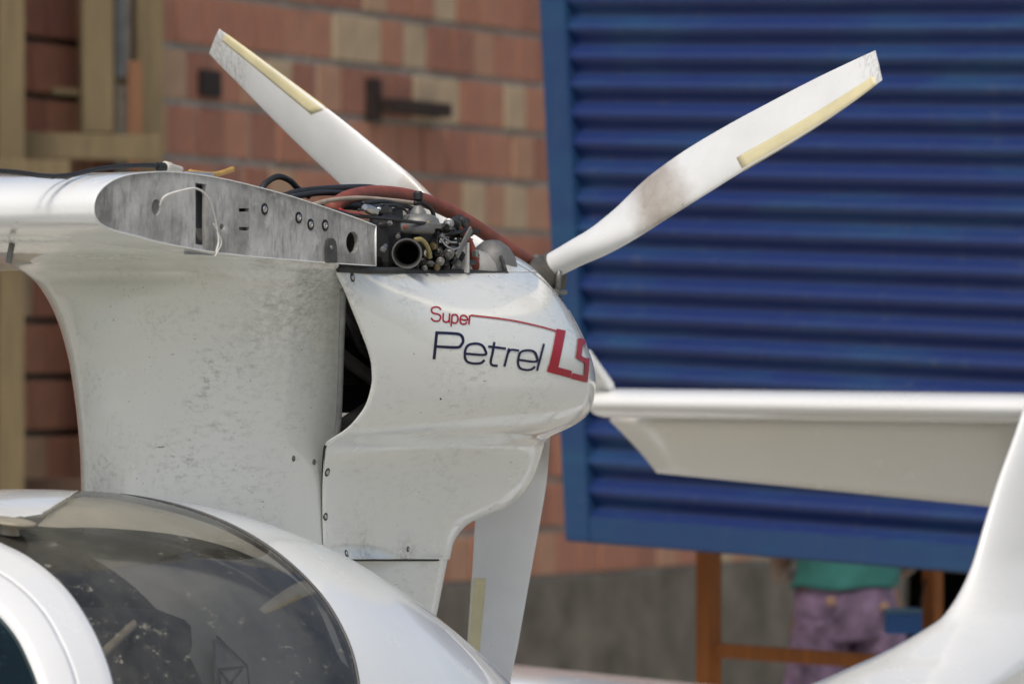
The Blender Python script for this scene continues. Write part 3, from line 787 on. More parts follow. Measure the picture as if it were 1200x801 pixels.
# loose string hanging from the rib
STRING = simple('white_string', (.7, .69, .64), .9, 0, .15, 60)
tube('loose_string', [q(187, 241, PR + .004), q(193, 230, PR + .012), q(210, 224, PR + .015), q(230, 221, PR + .015), q(243, 231, PR + .014), q(250, 249, PR + .010), q(254, 268, PR + .007), q(256, 283, PR + .008), q(253, 296, PR + .009)], .0018, STRING, plane, 7, 8)
tube('loose_string', [q(250, 262, PR + .008), q(257, 276, PR + .007), q(259, 286, PR + .008), q(252, 300, PR + .012)], .0011, STRING, plane, 6, 6)

# ---- cables and tubes along the top of the wing
WT = lambda x_, y_, p_=.22: q(x_, y_, p_)
tube('cable', [WT(-20, 199), WT(20, 202), WT(50, 206), WT(80, 207)], .0042, BLACK, plane, 8, 6)
tube('cable', [WT(60, 207), WT(84, 205), WT(105, 200), WT(130, 196), WT(160, 194), WT(186, 194)], .0042, BLACK, plane, 8, 6)
tube('cable', [WT(-20, 203, .2), WT(40, 206, .2), WT(75, 208, .2), WT(100, 207, .2)], .0022, simple('grey_wire', (.35, .34, .32), .6), plane, 6, 6)
lathe('cable_connector', [(0, .006), (.004, .008), (.02, .008), (.024, .006)], WT(184, 195), WT(192, 196) - WT(184, 195), BLACK, plane, 14)
lathe('cable_connector', [(0, .007), (.003, .0095), (.016, .0095), (.02, .0075), (.05, .006), (.055, .0)], WT(192, 195), WT(222, 201) - WT(192, 195), simple('ivory_plastic', (.6, .57, .48), .5), plane, 16)
tube('frayed_wire', [WT(222, 201), WT(245, 204), WT(258, 203), WT(273, 198)], [.004, .004, .0045, .005], simple('ochre_sleeve', (.5, .30, .08), .6, 0, .4, 30), plane, 8, 6)

# ---- engine
eng = bpy.data.objects.new('engine', None); COL.objects.link(eng); eng.parent = plane; eng['label'] = 'exposed oily aircraft engine with carburettor and red hoses'
def ebox(name, px, py, p, h, mat, bev=.004, rot=None):
    x_ = q(px, py, p); return box(name, (-x_[0], x_[1], x_[2]), h, mat, eng, bev, rot, False)
# crankcase and cylinder heads behind everything
box('crankcase', (.69, 0, 1.76), (.24, .11, .12), DARKM, eng, .02)
for pp in (-1, 1):
    box('cylinder_head', (.80, pp * .13, 1.80), (.07, .05, .075), DARKM, eng, .012); box('cylinder_head', (.56, pp * .13, 1.775), (.07, .05, .07), DARKM, eng, .012)
    for k in range(6): box('cooling_fin', (.80, pp * .185, 1.75 + k * .02), (.068, .012, .004), DARKM, eng, .001)
box('firewall', (.995, 0, 1.76), (.006, .15, .15), DARKM, eng, .003)
# black intake boot and engine mount
ebox('intake_boot', 451, 284, .17, (.024, .024, .05), BLACK, .014)
ebox('intake_boot', 455, 254, .15, (.02, .022, .016), BLACK, .008)
CAMDIR = lambda x_, y_, p_: (CAMP - q(x_, y_, p_)) / np.linalg.norm(CAMP - q(x_, y_, p_))
c0 = q(477, 297, .235); ax = CAMDIR(477, 297, .235) + np.array([-.25, .1, 0])
lathe('carburettor_inlet', [(-.06, .022), (-.035, .023), (-.005, .025), (.004, .0275), (.010, .0275), (.012, .026), (.011, .0225), (-.03, .0226)], c0, ax, DARKM, eng, 36, caps=False)
lathe('inlet_bore', [(.0105, .0224), (-.02, .0195), (-.10, .018), (-.101, .0001)], c0, ax, DARK, eng, 36, caps=False)
lathe('inlet_ring', [(.0095, .0278), (.0135, .0272), (.0135, .0245), (.0095, .024), (.0095, .0278)], c0, ax, simple('worn_ring', (.16, .16, .15), .45, .6, .4, 50), eng, 36, caps=False)
# carburettor body: bell dome with cap, diaphragm flange, float bowl
c1 = q(490, 264, .17)
lathe('carburettor_dome', [(-.006, .043), (.002, .0435), (.004, .040), (.012, .037), (.018, .030), (.0205, .020), (.021, .0155), (.026, .014), (.035, .007), (.037, .0001)], c1, (0, 0, 1), CASTG, eng, 32)
x_ = q(486, 268, .19); lathe('carburettor_flange', [(-.04, .0095), (-.038, .0105), (.038, .0105), (.04, .0095)], x_, (1, .35, 0), STEEL, eng, 18)
x_ = q(489, 285, .17); box('carburettor_body', (-x_[0], x_[1], x_[2]), (.035, .028, .024), DARKM, eng, .006)
x_ = q(505, 300, .17); box('float_bowl', (-x_[0], x_[1], x_[2]), (.03, .025, .025), DARKM, eng, .008)
lathe('cap_screw', [(0, .0045), (.006, .0045), (.007, .003), (.007, .0001)], q(475, 266, .205), CAMDIR(475, 266, .2), simple('rusty_screw', (.2, .06, .03), .6), eng, 12)
# small fittings
frng = random.Random(11)
fit = [(501, 298, .20, .0085, STEEL), (495, 307, .215, .008, DARKM), (497, 313, .22, .0055, STEEL), (514, 296, .21, .011, DARKM), (516, 306, .215, .008, STEEL), (508, 288, .21, .006, BRASS),
       (526, 297, .21, .010, STEEL), (523, 283, .20, .006, BRIGHT), (531, 287, .2, .007, DARKM), (517, 277, .2, .007, STEEL), (466, 277, .2, .005, STEEL), (449, 292, .235, .006, STEEL),
       (540, 300, .2, .008, DARKM), (536, 308, .2, .007, STEEL), (522, 311, .21, .007, DARKM), (529, 270, .19, .009, DARKM), (541, 259, .18, .009, BLACK), (533, 262, .18, .012, BLACK), (526, 262, .18, .010, BRIGHT), (520, 268, .18, .010, DARKM),
       (543, 283, .18, .006, DARKM), (455, 262, .2, .006, STEEL), (444, 246, .17, .007, BRIGHT), (549, 308, .2, .007, DARKM), (512, 313, .215, .006, BRASS), (505, 309, .21, .006, STEEL), (488, 311, .22, .005, DARKM)]
for (x_, y_, p_, r_, m_) in fit:
    ax = CAMDIR(x_, y_, p_) + np.array([frng.uniform(-.5, .5), frng.uniform(-.4, .4), frng.uniform(-.4, .4)])
    lathe('fitting', [(-.03, r_ * .7), (-.004, r_ * .75), (-.003, r_), (.006, r_), (.008, r_ * .75), (.008, r_ * .5), (.012, r_ * .45), (.013, .0001)], q(x_, y_, p_), ax, m_, eng, frng.choice((6, 14, 6, 16)))
for k in range(46):
    x_ = frng.uniform(446, 556); y_ = frng.uniform(258, 314); p_ = frng.uniform(.08, .17); r_ = frng.uniform(.003, .011)
    ax = CAMDIR(x_, y_, p_) + np.array([frng.uniform(-1, 1), frng.uniform(-1, 1), frng.uniform(-1, 1)])
    lathe('fitting', [(-.03, r_ * .7), (-.004, r_ * .75), (-.003, r_), (.007, r_), (.009, r_ * .6), (.015, r_ * .5), (.016, .0001)], q(x_, y_, p_), ax, frng.choice((DARKM, DARKM, DARKM, BLACK, BLACK, DARKM, STEEL)), eng, frng.choice((6, 12)))
# throttle linkage, rods and springs
def etube(name, pts, r, mat, segs=8, sm=6): return tube(name, [q(*p_) for p_ in pts], r, mat, eng, segs, sm)
x0, x1 = q(535, 300, .215), q(552, 268, .205)
dv = Vector(L(x1)) - Vector(L(x0)); box('throttle_lever', (Vector(L(x0)) + Vector(L(x1))) / 2, (dv.length / 2, .006, .0022), STEEL, eng, .001, dv.to_track_quat('X', 'Y').to_matrix())
etube('link_rod', [(516, 280, .21), (522, 287, .213), (530, 292, .213), (538, 290, .213)], .0022, BRIGHT)
etube('link_rod', [(517, 276, .2), (527, 283, .21), (535, 284, .21)], .0018, BRIGHT)
etube('return_spring', [(520, 276 + 0, .205), (545, 270, .2)], .003, DARKM)
etube('fuel_line', [(486, 281, .215), (494, 281, .22), (501, 290, .222), (504, 302, .22)], .0045, OLIVE)
etube('fuel_line', [(512, 270, .2), (512, 285, .205), (513, 300, .205)], .002, BLACK)
etube('throttle_cable', [(380, 244, .24), (415, 252, .22), (450, 256, .2), (500, 262, .2)], .0032, BLACK)
lathe('cable_adjuster', [(-.024, .004), (-.02, .0075), (-.004, .0075), (-.003, .009), (.012, .009), (.013, .006), (.024, .005)], q(507, 263, .2), q(515, 264, .2) - q(500, 262, .2), BRASS, eng, 8)
etube('cable', [(420, 246, .22), (440, 242, .2), (455, 240, .18), (475, 246, .16)], .0025, BLACK)
etube('cable', [(445, 248, .2), (455, 240, .19), (470, 242, .18), (478, 250, .17)], .002, BLACK)
lathe('banjo_fitting', [(-.02, .006), (-.005, .0085), (.015, .0085), (.02, .006)], q(434, 246, .22), q(441, 250, .22) - q(428, 244, .22), BRIGHT, eng, 12)
etube('spark_lead', [(486, 238, .16), (496, 238, .165), (506, 246, .17), (509, 258, .17)], .004, BLACK)
etube('spark_lead', [(425, 238, .16), (450, 236, .14), (470, 240, .12), (490, 246, .1)], .004, BLACK)
lathe('spark_cap', [(0, .005), (.004, .009), (.015, .009), (.019, .006)], q(490, 236, .16), (0, 0, 1), BLACK, eng, 12)
# hoses
etube('red_hose', [(388, 246, .12), (396, 238, .11), (412, 230, .09), (440, 226, .06), (475, 229, .04), (508, 239, .03), (545, 258, .02), (580, 281, .01), (608, 299, 0), (622, 308, -.02)], .0138, REDH, 14)
etube('red_hose', [(534, 262, .15), (543, 274, .16), (551, 288, .165), (556, 304, .17), (558, 322, .17)], .0085, REDH, 12)
lathe('hose_clamp', [(-.006, .0085), (-.006, .0105), (.006, .0105), (.006, .0085)], q(555, 298, .167), q(556, 304, .17) - q(553, 292, .166), DARKM, eng, 16, caps=False)
ebox('clamp_screw', 557, 297, .182, (.005, .004, .006), BRIGHT, .001)
etube('tan_tube', [(360, 242, .2), (385, 235, .18), (420, 232, .15), (460, 235, .13), (492, 239, .11)], .0042, TAN)
etube('black_hose', [(305, 224, .0), (312, 214, .0), (326, 207, 0), (340, 212, 0), (350, 222, 0), (362, 230, 0)], .0058, BLACK)
etube('black_hose', [(330, 231, .02), (350, 225, .02), (390, 221, .02), (430, 220, .0), (455, 224, -.02)], .0068, BLACK)
etube('black_hose', [(340, 231, .08), (375, 226, .07), (410, 227, .06), (440, 230, .05)], .0055, BLACK)
etube('black_hose', [(380, 243, .1), (400, 240, .1), (430, 242, .08), (455, 246, .06)], .009, BLACK)
etube('red_wire', [(398, 245, .2), (410, 250, .2), (422, 251, .2)], .0025, simple('red_wire', (.5, .02, .02), .5))
# gearbox domes at the back of the engine
x_ = q(577, 316, .10); lathe('gearbox_dome', [(-.06, .05), (.0, .05), (.03, .045), (.05, .033), (.062, .018), (.066, .0001)], (x_[0] - .0, x_[1], x_[2] - .008), (-.2, .1, .95), simple('dull_gearbox', (.19, .19, .18), .55, .3, .45, 25, .2), eng, 36)
x_ = q(556, 316, .15); lathe('gearbox_cover', [(-.03, .045), (.0, .045), (.02, .038), (.036, .024), (.042, .0001)], (x_[0], x_[1], x_[2] - .005), (-.3, .3, .9), simple('pale_cover', (.36, .35, .32), .5, 0, .3, 30), eng, 32)
ebox('bracket', 544, 302, .2, (.003, .010, .028), simple('pale_bracket', (.55, .55, .53), .5), .001)
# things seen through the side scoop
etube('exhaust_pipe', [(385, 404, .12), (410, 424, .14), (440, 445, .13), (470, 460, .1)], .013, simple('heat_stained_pipe', (.14, .13, .12), .5, .5, .5, 20), 14)
etube('exhaust_pipe', [(385, 508, .10), (412, 492, .12), (440, 474, .11), (470, 455, .1)], .014, simple('grey_duct', (.12, .12, .12), .7, 0, .5, 20), 14)
etube('black_hose', [(395, 360, .15), (412, 385, .17), (425, 410, .15), (450, 430, .1)], .008, BLACK, 12)
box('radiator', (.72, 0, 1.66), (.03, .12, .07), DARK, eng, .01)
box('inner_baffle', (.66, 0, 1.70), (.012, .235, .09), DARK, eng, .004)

# ---- propeller
def blade_mat():
    m, nt, b = newmat('white_propeller_paint')
    tc = N(nt, 'ShaderNodeTexCoord'); vm = N(nt, 'ShaderNodeVectorMath', operation='DISTANCE'); nt.links.new(tc.outputs['Object'], vm.inputs[0]); vm.inputs[1].default_value = (0, 0, HUB[2])
    nz = noise(nt, 14, 5, .6); dd = math_n(nt, 'ADD', vm.outputs['Value'], math_n(nt, 'MULTIPLY', math_n(nt, 'SUBTRACT', nz, .5), .10))
    ring = ramp(nt, dd, [(.235, 0.), (.30, .72), (.335, .66), (.40, 0.)])
    mot = ramp(nt, noise(nt, 45, 6, .7), [(.3, .75), (.7, 1.)])
    base = mixc(nt, ramp(nt, noise(nt, 8, 4, .6), [(.3, 0.), (.7, 1.)]), (.66, .665, .64), (.745, .75, .73))
    c = mixc(nt, math_n(nt, 'MULTIPLY', ring, mot), base, (.19, .125, .06))
    tipm = math_n(nt, 'MULTIPLY', ramp(nt, vm.outputs['Value'], [(.79, 0.), (.83, 1.)]), ramp(nt, noise(nt, 70, 6, .7, (1, 3, 1)), [(.46, 0.), (.6, .7)]))
    c = mixc(nt, tipm, c, (.34, .33, .31))
    sp = ramp(nt, noise(nt, 120, 2, .5, None, (2, 2, 2)), [(.725, 0.), (.76, .5)])
    c = mixc(nt, sp, c, (.2, .19, .17)); nt.links.new(c, b.inputs['Base Color'])
    b.inputs['Roughness'].default_value = .32; b.inputs['Coat Weight'].default_value = .2; return m
BLADE = blade_mat()
TAPE = simple('yellowed_edge_tape', (.72, .645, .385), .5, 0, .2, 14)
prop = bpy.data.objects.new('propeller', None); COL.objects.link(prop); prop.parent = plane; prop['label'] = 'three blade white propeller with yellowed edge tape'
HUBM = simple('dark_cast_hub', (.12, .112, .095), .5, .4, .4, 30, .2)
BL = {
 'B': ([(641, 299), (665, 286), (690, 271), (720, 246), (758, 209), (800, 178), (850, 148), (900, 121), (960, 90), (1000, 71), (1026, 59)],
       [(655, 323), (682, 309), (712, 296), (745, 279), (782, 256), (824, 230), (872, 200), (925, 169), (975, 137), (1013, 110), (1034, 94)], (5.9, 9.75)),
 'A': ([(600, 322), (572, 310), (535, 294), (478, 270), (424, 237), (380, 198), (340, 160), (306, 126), (280, 99), (260, 79), (245, 63)],
       [(613, 300), (592, 287), (560, 270), (515, 238), (484, 208), (445, 176), (398, 138), (355, 106), (312, 74), (282, 52), (257, 34)], (6.3, 9.8)),
 'C': ([(655, 352), (654, 400), (651, 450), (645, 510), (641, 560), (633, 610), (624, 660), (615, 710), (607, 755), (598, 800), (592, 845)],
       [(628, 352), (618, 400), (600, 450), (580, 510), (565, 560), (557, 610), (554, 660), (551, 710), (548, 760), (549, 810), (552, 850)], (6.3, 8.6))}
for key, (te, le, (s0, s1)) in BL.items():
    nst = 61; ts = np.linspace(0, 10, nst); TEp = np.stack([cr(range(11), [p_[i] for p_ in te], ts) for i in (0, 1)], -1); LEp = np.stack([cr(range(11), [p_[i] for p_ in le], ts) for i in (0, 1)], -1)
    dl = np.interp(ts, [0, 1, 2, 3, 4, 5, 6, 8, 10], [.003, .007, .013, .019, .022, .0215, .02, .016, .012]); thk = cr([0, 1, 2, 3, 4, 5, 6, 8, 10], [1., .9, .66, .42, .27, .19, .155, .12, .09], ts)
    rings = []; tape = []
    for i in range(nst):
        E0 = qa(*LEp[i], .03 - dl[i]); E1 = qa(*TEp[i], .03 + dl[i]); ch = E1 - E0; cl = np.linalg.norm(ch)
        j = min(max(i, 1), nst - 2); span = (qa(*LEp[j + 1], .03) - qa(*LEp[j - 1], .03)); nrm = np.cross(ch, span); nrm /= np.linalg.norm(nrm)
        if nrm[0] > 0: nrm = -nrm                       # towards the front of the aircraft
        ring = []
        for k in range(32):
            an = 2 * math.pi * k / 32; u = .5 * (1 - math.cos(an)); 
            circ_ = .5 * math.sin(an); foil = math.sin(an) * (.62 - .30 * u) * (1.0 if math.sin(an) > 0 else .55)
            bl_ = min(1, max(0, (thk[i] - .3) / .6)); h_ = (circ_ * bl_ + foil * (1 - bl_)) * thk[i] * cl
            ring.append(E0 + ch * u + nrm * h_)
        rings.append(ring)
        if s0 <= ts[i] <= s1:
            row = [E0 + ch * u + nrm * ((math.sin(math.acos(1 - 2 * u)) * (.62 - .30 * u)) * thk[i] * cl + .0004) for u in np.linspace(.0, .26, 6)]
            row = [E0 + ch * u - nrm * (math.sin(math.acos(1 - 2 * u)) * (.62 - .30 * u) * .55 * thk[i] * cl + .0005) for u in (.28, .2, .12, .06, .02)] + [E0 - ch * .01] + row[1:]
            tape.append(row)
    g_ = grid('blade', np.array(rings), BLADE, prop, wrap=True, cap=True)
    t_ = grid('edge_tape', np.array(tape), TAPE, prop); solidify(t_, .0003, 0)
    es = g_.modifiers.new('edges', 'EDGE_SPLIT'); es.split_angle = math.radians(60)
    # blade clamp on the hub
    r0 = (qa(*LEp[0], .03) + qa(*TEp[0], .03)) / 2; r1 = (qa(*LEp[6], .03) + qa(*TEp[6], .03)) / 2; ax = (r1 - r0) / np.linalg.norm(r1 - r0)
    lathe('blade_clamp', [(-.035, .024), (-.012, .025), (-.010, .0285), (.002, .0285), (.004, .026), (.005, .0235)], r0, ax, HUBM, prop, 28)
    for sgn in (-1, 1):
        sd_ = np.cross(ax, [1, 0, 0]); b0 = r0 - ax * .02 + sd_ * sgn * .026
        lathe('clamp_bolt', [(-.022, .0055), (.012, .0055), (.0125, .007), (.018, .007), (.019, .0001)], b0, (-1, 0, 0), CASTG, prop, 6)
        tube('hub_arm', [b0 + np.array([-.012, 0, 0]), b0 + np.array([-.012, 0, 0]) - ax * .05], .006, STEEL, prop, 8, 0)
hubc = np.array([.03, 0, HUB[2]])
lathe('hub', [(-.06, .025), (-.045, .036), (-.02, .041), (.03, .041), (.045, .03), (.055, .0001)], hubc, (1, 0, 0), HUBM, prop, 30)

# ---- fuselage
FA = [-3.6, -3.2, -2.8, -2.4, -2.0, -1.7, -1.4, -1.1, -.8, -.5, -.2, .2, .7, 1.2, 2, 3.2]
ZT = [.80, 1.02, 1.24, 1.38, 1.45, 1.465, 1.45, 1.395, 1.29, 1.145, 1.0, .93, .9, .91, .94, .97]
FW = [.30, .40, .49, .55, .575, .575, .565, .54, .485, .41, .33, .28, .23, .20, .15, .08]
ZM = [.6, .68, .76, .82, .86, .86, .85, .82, .79, .77, .75, .74, .74, .74, .76, .78]
ZB = [.5, .4, .34, .32, .32, .32, .33, .35, .38, .42, .46, .5, .54, .57, .63, .7]
def fus(a, th, off=0.):
    zt, w, zm, zb = (np.interp(a, FA, t_) for t_ in (ZTs, FWs, ZMs, ZBs)) if False else (cr(FA, t_, a) for t_ in (ZT, FW, ZM, ZB))
    c_, s_ = np.cos(th), np.sin(th); n = 2.25
    pp = (w + off) * np.sign(c_) * np.abs(c_) ** (2 / n)
    z = np.where(s_ >= 0, zm + (zt + off - zm) * np.abs(s_) ** (2 / n), zm - (zm - zb + off) * np.abs(s_) ** (2 / n))
    return np.stack([a + 0 * th, pp, z], -1)
def inside(poly, x, y):
    r_ = np.zeros(np.shape(x), bool); n = len(poly)
    for i in range(n):
        x0, y0 = poly[i]; x1, y1 = poly[(i + 1) % n]
        if y0 == y1: continue
        c_ = ((y0 > y) != (y1 > y)) & (x < (x1 - x0) * (y - y0) / (y1 - y0) + x0); r_ ^= c_
    return r_
def proj(G):
    a, p, z = G[..., 0], G[..., 1], G[..., 2]; X = HUB[0] + SN * a + CS * p; Y = depth(a, p); Z = z - EYE
    f_ = Y * math.cos(PITCH) + Z * math.sin(PITCH); u = -Y * math.sin(PITCH) + Z * math.cos(PITCH)
    return 600 + FPX * X / f_, 400.5 - FPX * u / f_
win_edge = spl([(93, 573.5), (125, 576), (160, 581), (205, 591), (250, 606), (290, 625), (325, 648), (358, 677), (385, 709), (405, 745), (416, 778), (421, 815), (420, 870)], 6)
arch_edge = spl([(-60, 612), (0, 639), (30, 654), (60, 676), (85, 703), (105, 735), (120, 768), (131, 805), (138, 860)], 6)
screen_edge = spl([(-60, 680), (-20, 705), (0, 722), (20, 747), (34, 775), (44, 801), (54, 840)], 6)
WIN = [tuple(p_) for p_ in win_edge] + [(400, 960), (150, 960)] + [(p_[0] - 5, p_[1] + 4) for p_ in arch_edge[::-1]] + [(-60, 606), (10, 606), (46, 603), (70, 588)]
SCR = [(p_[0] + 5, p_[1] - 4) for p_ in screen_edge] + [(54, 960), (-400, 960), (-400, 640)]
av = np.concatenate([np.linspace(-3.6, -2.8, 40, endpoint=False), np.linspace(-2.8, -1.0, 400, endpoint=False), np.linspace(-1.0, 3.2, 90)])
th1 = np.concatenate([np.linspace(0, math.pi / 2, 201)])
thl = np.linspace(-math.pi / 2, 0, 30)[:-1]
thv = np.concatenate([thl, th1])
Aq, Tq = np.meshgrid(av, thv, indexing='ij')
GF = fus(Aq, Tq)
cx, cy = proj(GF); pxm = (cx[:-1, :-1] + cx[1:, 1:]) / 2; pym = (cy[:-1, :-1] + cy[1:, 1:]) / 2
am_ = (Aq[:-1, :-1] + Aq[1:, 1:]) / 2
# only what faces the camera may be matched to the drawn outlines
winm = inside(WIN, pxm, pym) & (am_ < -1.0) & (am_ > -2.45); scrm = inside(SCR, pxm, pym) & (am_ < -1.9) & (am_ > -3.3)
lowm = np.zeros_like(winm); lowm[:, :len(thl)] = True
winm &= ~lowm; scrm &= ~lowm
def submesh(name, mask, mat, par, mats=None):
    ia, it = np.nonzero(mask); nv = Aq.shape[1]
    V = []; Fc = []; idx = {}
    def vid(i, j, sg):
        k = (i, j, sg)
        if k not in idx:
            x_ = GF[i, j]; idx[k] = len(V); V.append((-x_[0], x_[1] * sg, x_[2]))
        return idx[k]
    top = Aq.shape[1] - 1
    for i, j in zip(ia, it):
        for sg in (1, -1):
            s_ = lambda jj: 1 if jj == top or jj == 0 else sg
            fc = (vid(i, j, s_(j)), vid(i + 1, j, s_(j)), vid(i + 1, j + 1, s_(j + 1)), vid(i, j + 1, s_(j + 1)))
            Fc.append(fc if sg > 0 else fc[::-1])
    return pyd(name, V, Fc, mat, par)
FUS = gelcoat('white_gelcoat_fuselage', (.76, .775, .77), .12, .2)
fus_o = submesh('fuselage', ~(winm | scrm), FUS, plane)
solidify(fus_o, .006, -1)
def glass_mat(name, tint, dust, col=(.42, .40, .33)):
    m = bpy.data.materials.new(name); m.use_nodes = True; nt = m.node_tree; nt.nodes.clear()
    out = N(nt, 'ShaderNodeOutputMaterial'); tr = N(nt, 'ShaderNodeBsdfTransparent'); tr.inputs[0].default_value = (*tint, 1)
    gl = N(nt, 'ShaderNodeBsdfGlossy'); gl.inputs['Roughness'].default_value = .04
    df = N(nt, 'ShaderNodeBsdfDiffuse'); df.inputs[0].default_value = (*col, 1)
    fr = N(nt, 'ShaderNodeFresnel'); fr.inputs[0].default_value = 1.5
    m1 = N(nt, 'ShaderNodeMixShader'); nt.links.new(fr.outputs[0], m1.inputs[0]); nt.links.new(tr.outputs[0], m1.inputs[1]); nt.links.new(gl.outputs[0], m1.inputs[2])
    d1 = ramp(nt, noise(nt, 7, 6, .65), [(.35, .25), (.75, 1.)]); d2 = ramp(nt, noise(nt, 42, 7, .75, (.7, 1, 1.6)), [(.58, 0.), (.72, 1.)]); d3 = ramp(nt, noise(nt, 5, 3, .5, None, (4, 4, 4)), [(.38, .15), (.62, 1.)])
    f_ = math_n(nt, 'ADD', math_n(nt, 'MULTIPLY', d1, dust), math_n(nt, 'MULTIPLY', math_n(nt, 'MULTIPLY', d2, d3), .75), True)
    m2 = N(nt, 'ShaderNodeMixShader'); nt.links.new(f_, m2.inputs[0]); nt.links.new(m1.outputs[0], m2.inputs[1]); nt.links.new(df.outputs[0], m2.inputs[2])
    nt.links.new(m2.outputs[0], out.inputs[0]); return m
win_o = submesh('side_window', winm, glass_mat('smoked_acrylic', (.72, .72, .70), .17), plane)
scr_o = submesh('windscreen', scrm, glass_mat('blue_green_acrylic', (.16, .34, .37), .12, (.06, .14, .16)), plane)
# seals along window edges, found on the fuselage skin
ctr = GF.reshape(GF.shape)
fb_v = [Vector(x_) for x_ in L(GF.reshape(-1, 3))]; fb_f = gridfaces(GF.shape[0], GF.shape[1]); fus_bvh = BVHTree.FromPolygons(fb_v, fb_f)
def on_fus(px, py, off=0.):
    h, n = ray_local(px, py, fus_bvh)
    if h is None: return None
    h = h + n * off; return np.array([-h.x, h.y, h.z])
SEAL = simple('dark_window_seal', (.10, .10, .10), .6, 0, .3, 30)
def seal(pts, r, name, par, mat):
    pp = [on_fus(x_, y_, .0) for x_, y_ in pts]; pp = [p_ for p_ in pp if p_ is not None]
    for sg in (1, -1): tube(name, [p_ * np.array([1, sg, 1]) for p_ in pp], r, mat, par, 8, 0)
seal(win_edge[2:], [.0006, .0026, .0032]+[.0032]*6, 'window_seal', win_o, SEAL)
# raised canopy frame band between window and windscreen
band = []
for k in np.linspace(0, 1, 40):
    i_ = k * (len(arch_edge) - 1); j_ = k * (len(screen_edge) - 1)
    a_ = arch_edge[int(i_)] if int(i_) == len(arch_edge) - 1 else arch_edge[int(i_)] * (1 - i_ % 1) + arch_edge[int(i_) + 1] * (i_ % 1)
    s_ = screen_edge[int(j_)] if int(j_) == len(screen_edge) - 1 else screen_edge[int(j_)] * (1 - j_ % 1) + screen_edge[int(j_) + 1] * (j_ % 1)
    row = []
    for u, of in ((0, -.006), (0, .006), (.06, .011), (.2, .013), (.5, .014), (.53, .0143), (.545, .0105), (.56, .0143), (.62, .014), (.9, .012), (1, .007), (1, -.006)):
        x_ = a_ * (1 - u) + s_ * u; pt = on_fus(x_[0], x_[1], of); row.append(pt)
    if all(r_ is not None for r_ in row): band.append(row)
band = np.array(band); bs = band.copy(); bs[..., 1] *= -1
CAN = gelcoat('white_canopy_frame', (.78, .79, .79), .08, .12)
grid('canopy_frame', band, CAN, plane); grid('canopy_frame', bs, CAN, plane, flip=True)
# roof cap / vent knob on the window
x_ = on_fus(10, 624, .002); lathe('window_vent', [(-.004, .019), (.004, .015), (.012, .016), (.013, .040), (.016, .043), (.019, .042), (.0205, .036), (.0205, .001)], x_, (0, .15, .98), simple('amber_plastic', (.36, .32, .235), .35, 0, .35, 20), plane, 34)

# ---- cabin interior
inn = submesh  # inner liner follows the hull a few centimetres inside
ai = np.linspace(-1.80, -.95, 30); ti = np.linspace(0, math.pi, 60)
Ai, Ti = np.meshgrid(ai, ti, indexing='ij'); LINER = simple('grey_cabin_liner', (.30, .30, .28), .8, 0, .3, 8)
Gi = fus(Ai, Ti, -.07); ln_o = grid('cabin_liner', Gi, LINER, plane)
fa = np.linspace(0, 1, 8)
ft = spl([(58, 595.5), (93, 575.5), (160, 583), (250, 608), (325, 650), (385, 711), (415, 780)], 8); fbm = spl([(46, 605), (70, 607), (130, 608), (215, 617), (290, 638), (365, 682), (408, 768)], 8)
flg = []
for (x0, y0), (x1, y1) in zip(ft, fbm):
    row = [on_fus(x0 + (x1 - x0) * u, y0 + (y1 - y0) * u, -.010 - .006 * u) for u in (0, .33, .66, 1)]
    if all(r_ is not None for r_ in row): flg.append(row)
flg = np.array(flg); f2 = flg.copy(); f2[..., 1] *= -1
FLM = simple('bonded_window_flange', (.72, .68, .58), .6, 0, .2, 10)
grid('window_flange', flg, FLM, win_o); grid('window_flange', f2, FLM, win_o, flip=True)
box('cabin_floor', (2.2, 0, .62), (.9, .42, .02), DARK, plane, .004)
SEAT = simple('dark_seat_fabric', (.022, .024, .032), .9, 0, .4, 20, .4)
for sg in (-1, 1):
    st = bpy.data.objects.new('seat', None); COL.objects.link(st); st.parent = plane
    box('backrest', (1.90, sg * .23, .98), (.06, .19, .30), SEAT, st, .04, Matrix.Rotation(-.25, 3, 'Y'), True)
    box('cushion', (2.12, sg * .23, .70), (.22, .19, .06), SEAT, st, .03, None, True)
def etq(name, pts, r, mat, off): tube(name, [on_fus(x_, y_, off) for x_, y_ in pts], r, mat, plane, 10, 4)
etq('cabin_strut', [(124, 765), (158, 728), (192, 690)], .008, simple('bare_strut', (.5, .43, .32), .6), -.075)
etq('shoulder_strap', [(206, 700), (217, 735), (236, 800)], .012, BLACK, -.10)
etq('shoulder_strap', [(190, 705), (250, 765), (290, 800)], .009, BLACK, -.09)
def card(name, pts, mat, par, off, th):
    o = pyd(name, [Vector(L(on_fus(x_, y_, off))) for x_, y_ in pts], [tuple(range(len(pts)))], mat, par, False); solidify(o, th, 0); return o
po = card('map_pocket', [(276, 770), (305, 767), (304, 812), (278, 814)], simple('grey_net_pocket', (.46, .46, .44), .8, 0, .3, 60), plane, -.045, .006)
card('pocket_flap', [(272, 730), (290, 744), (309, 767), (276, 770)], simple('grey_flap', (.34, .34, .33), .8), po, -.046, .005)
for a0, a1 in (((278, 774), (304, 806)), ((303, 772), (279, 806)), ((272, 730), (309, 767)), ((276, 771), (306, 768)), ((309, 767), (314, 800)), ((277, 772), (279, 812))): tube('pocket_cord', [on_fus(*a0, -.038), on_fus(*a1, -.038)], .0022, BLACK, po, 6, 0)

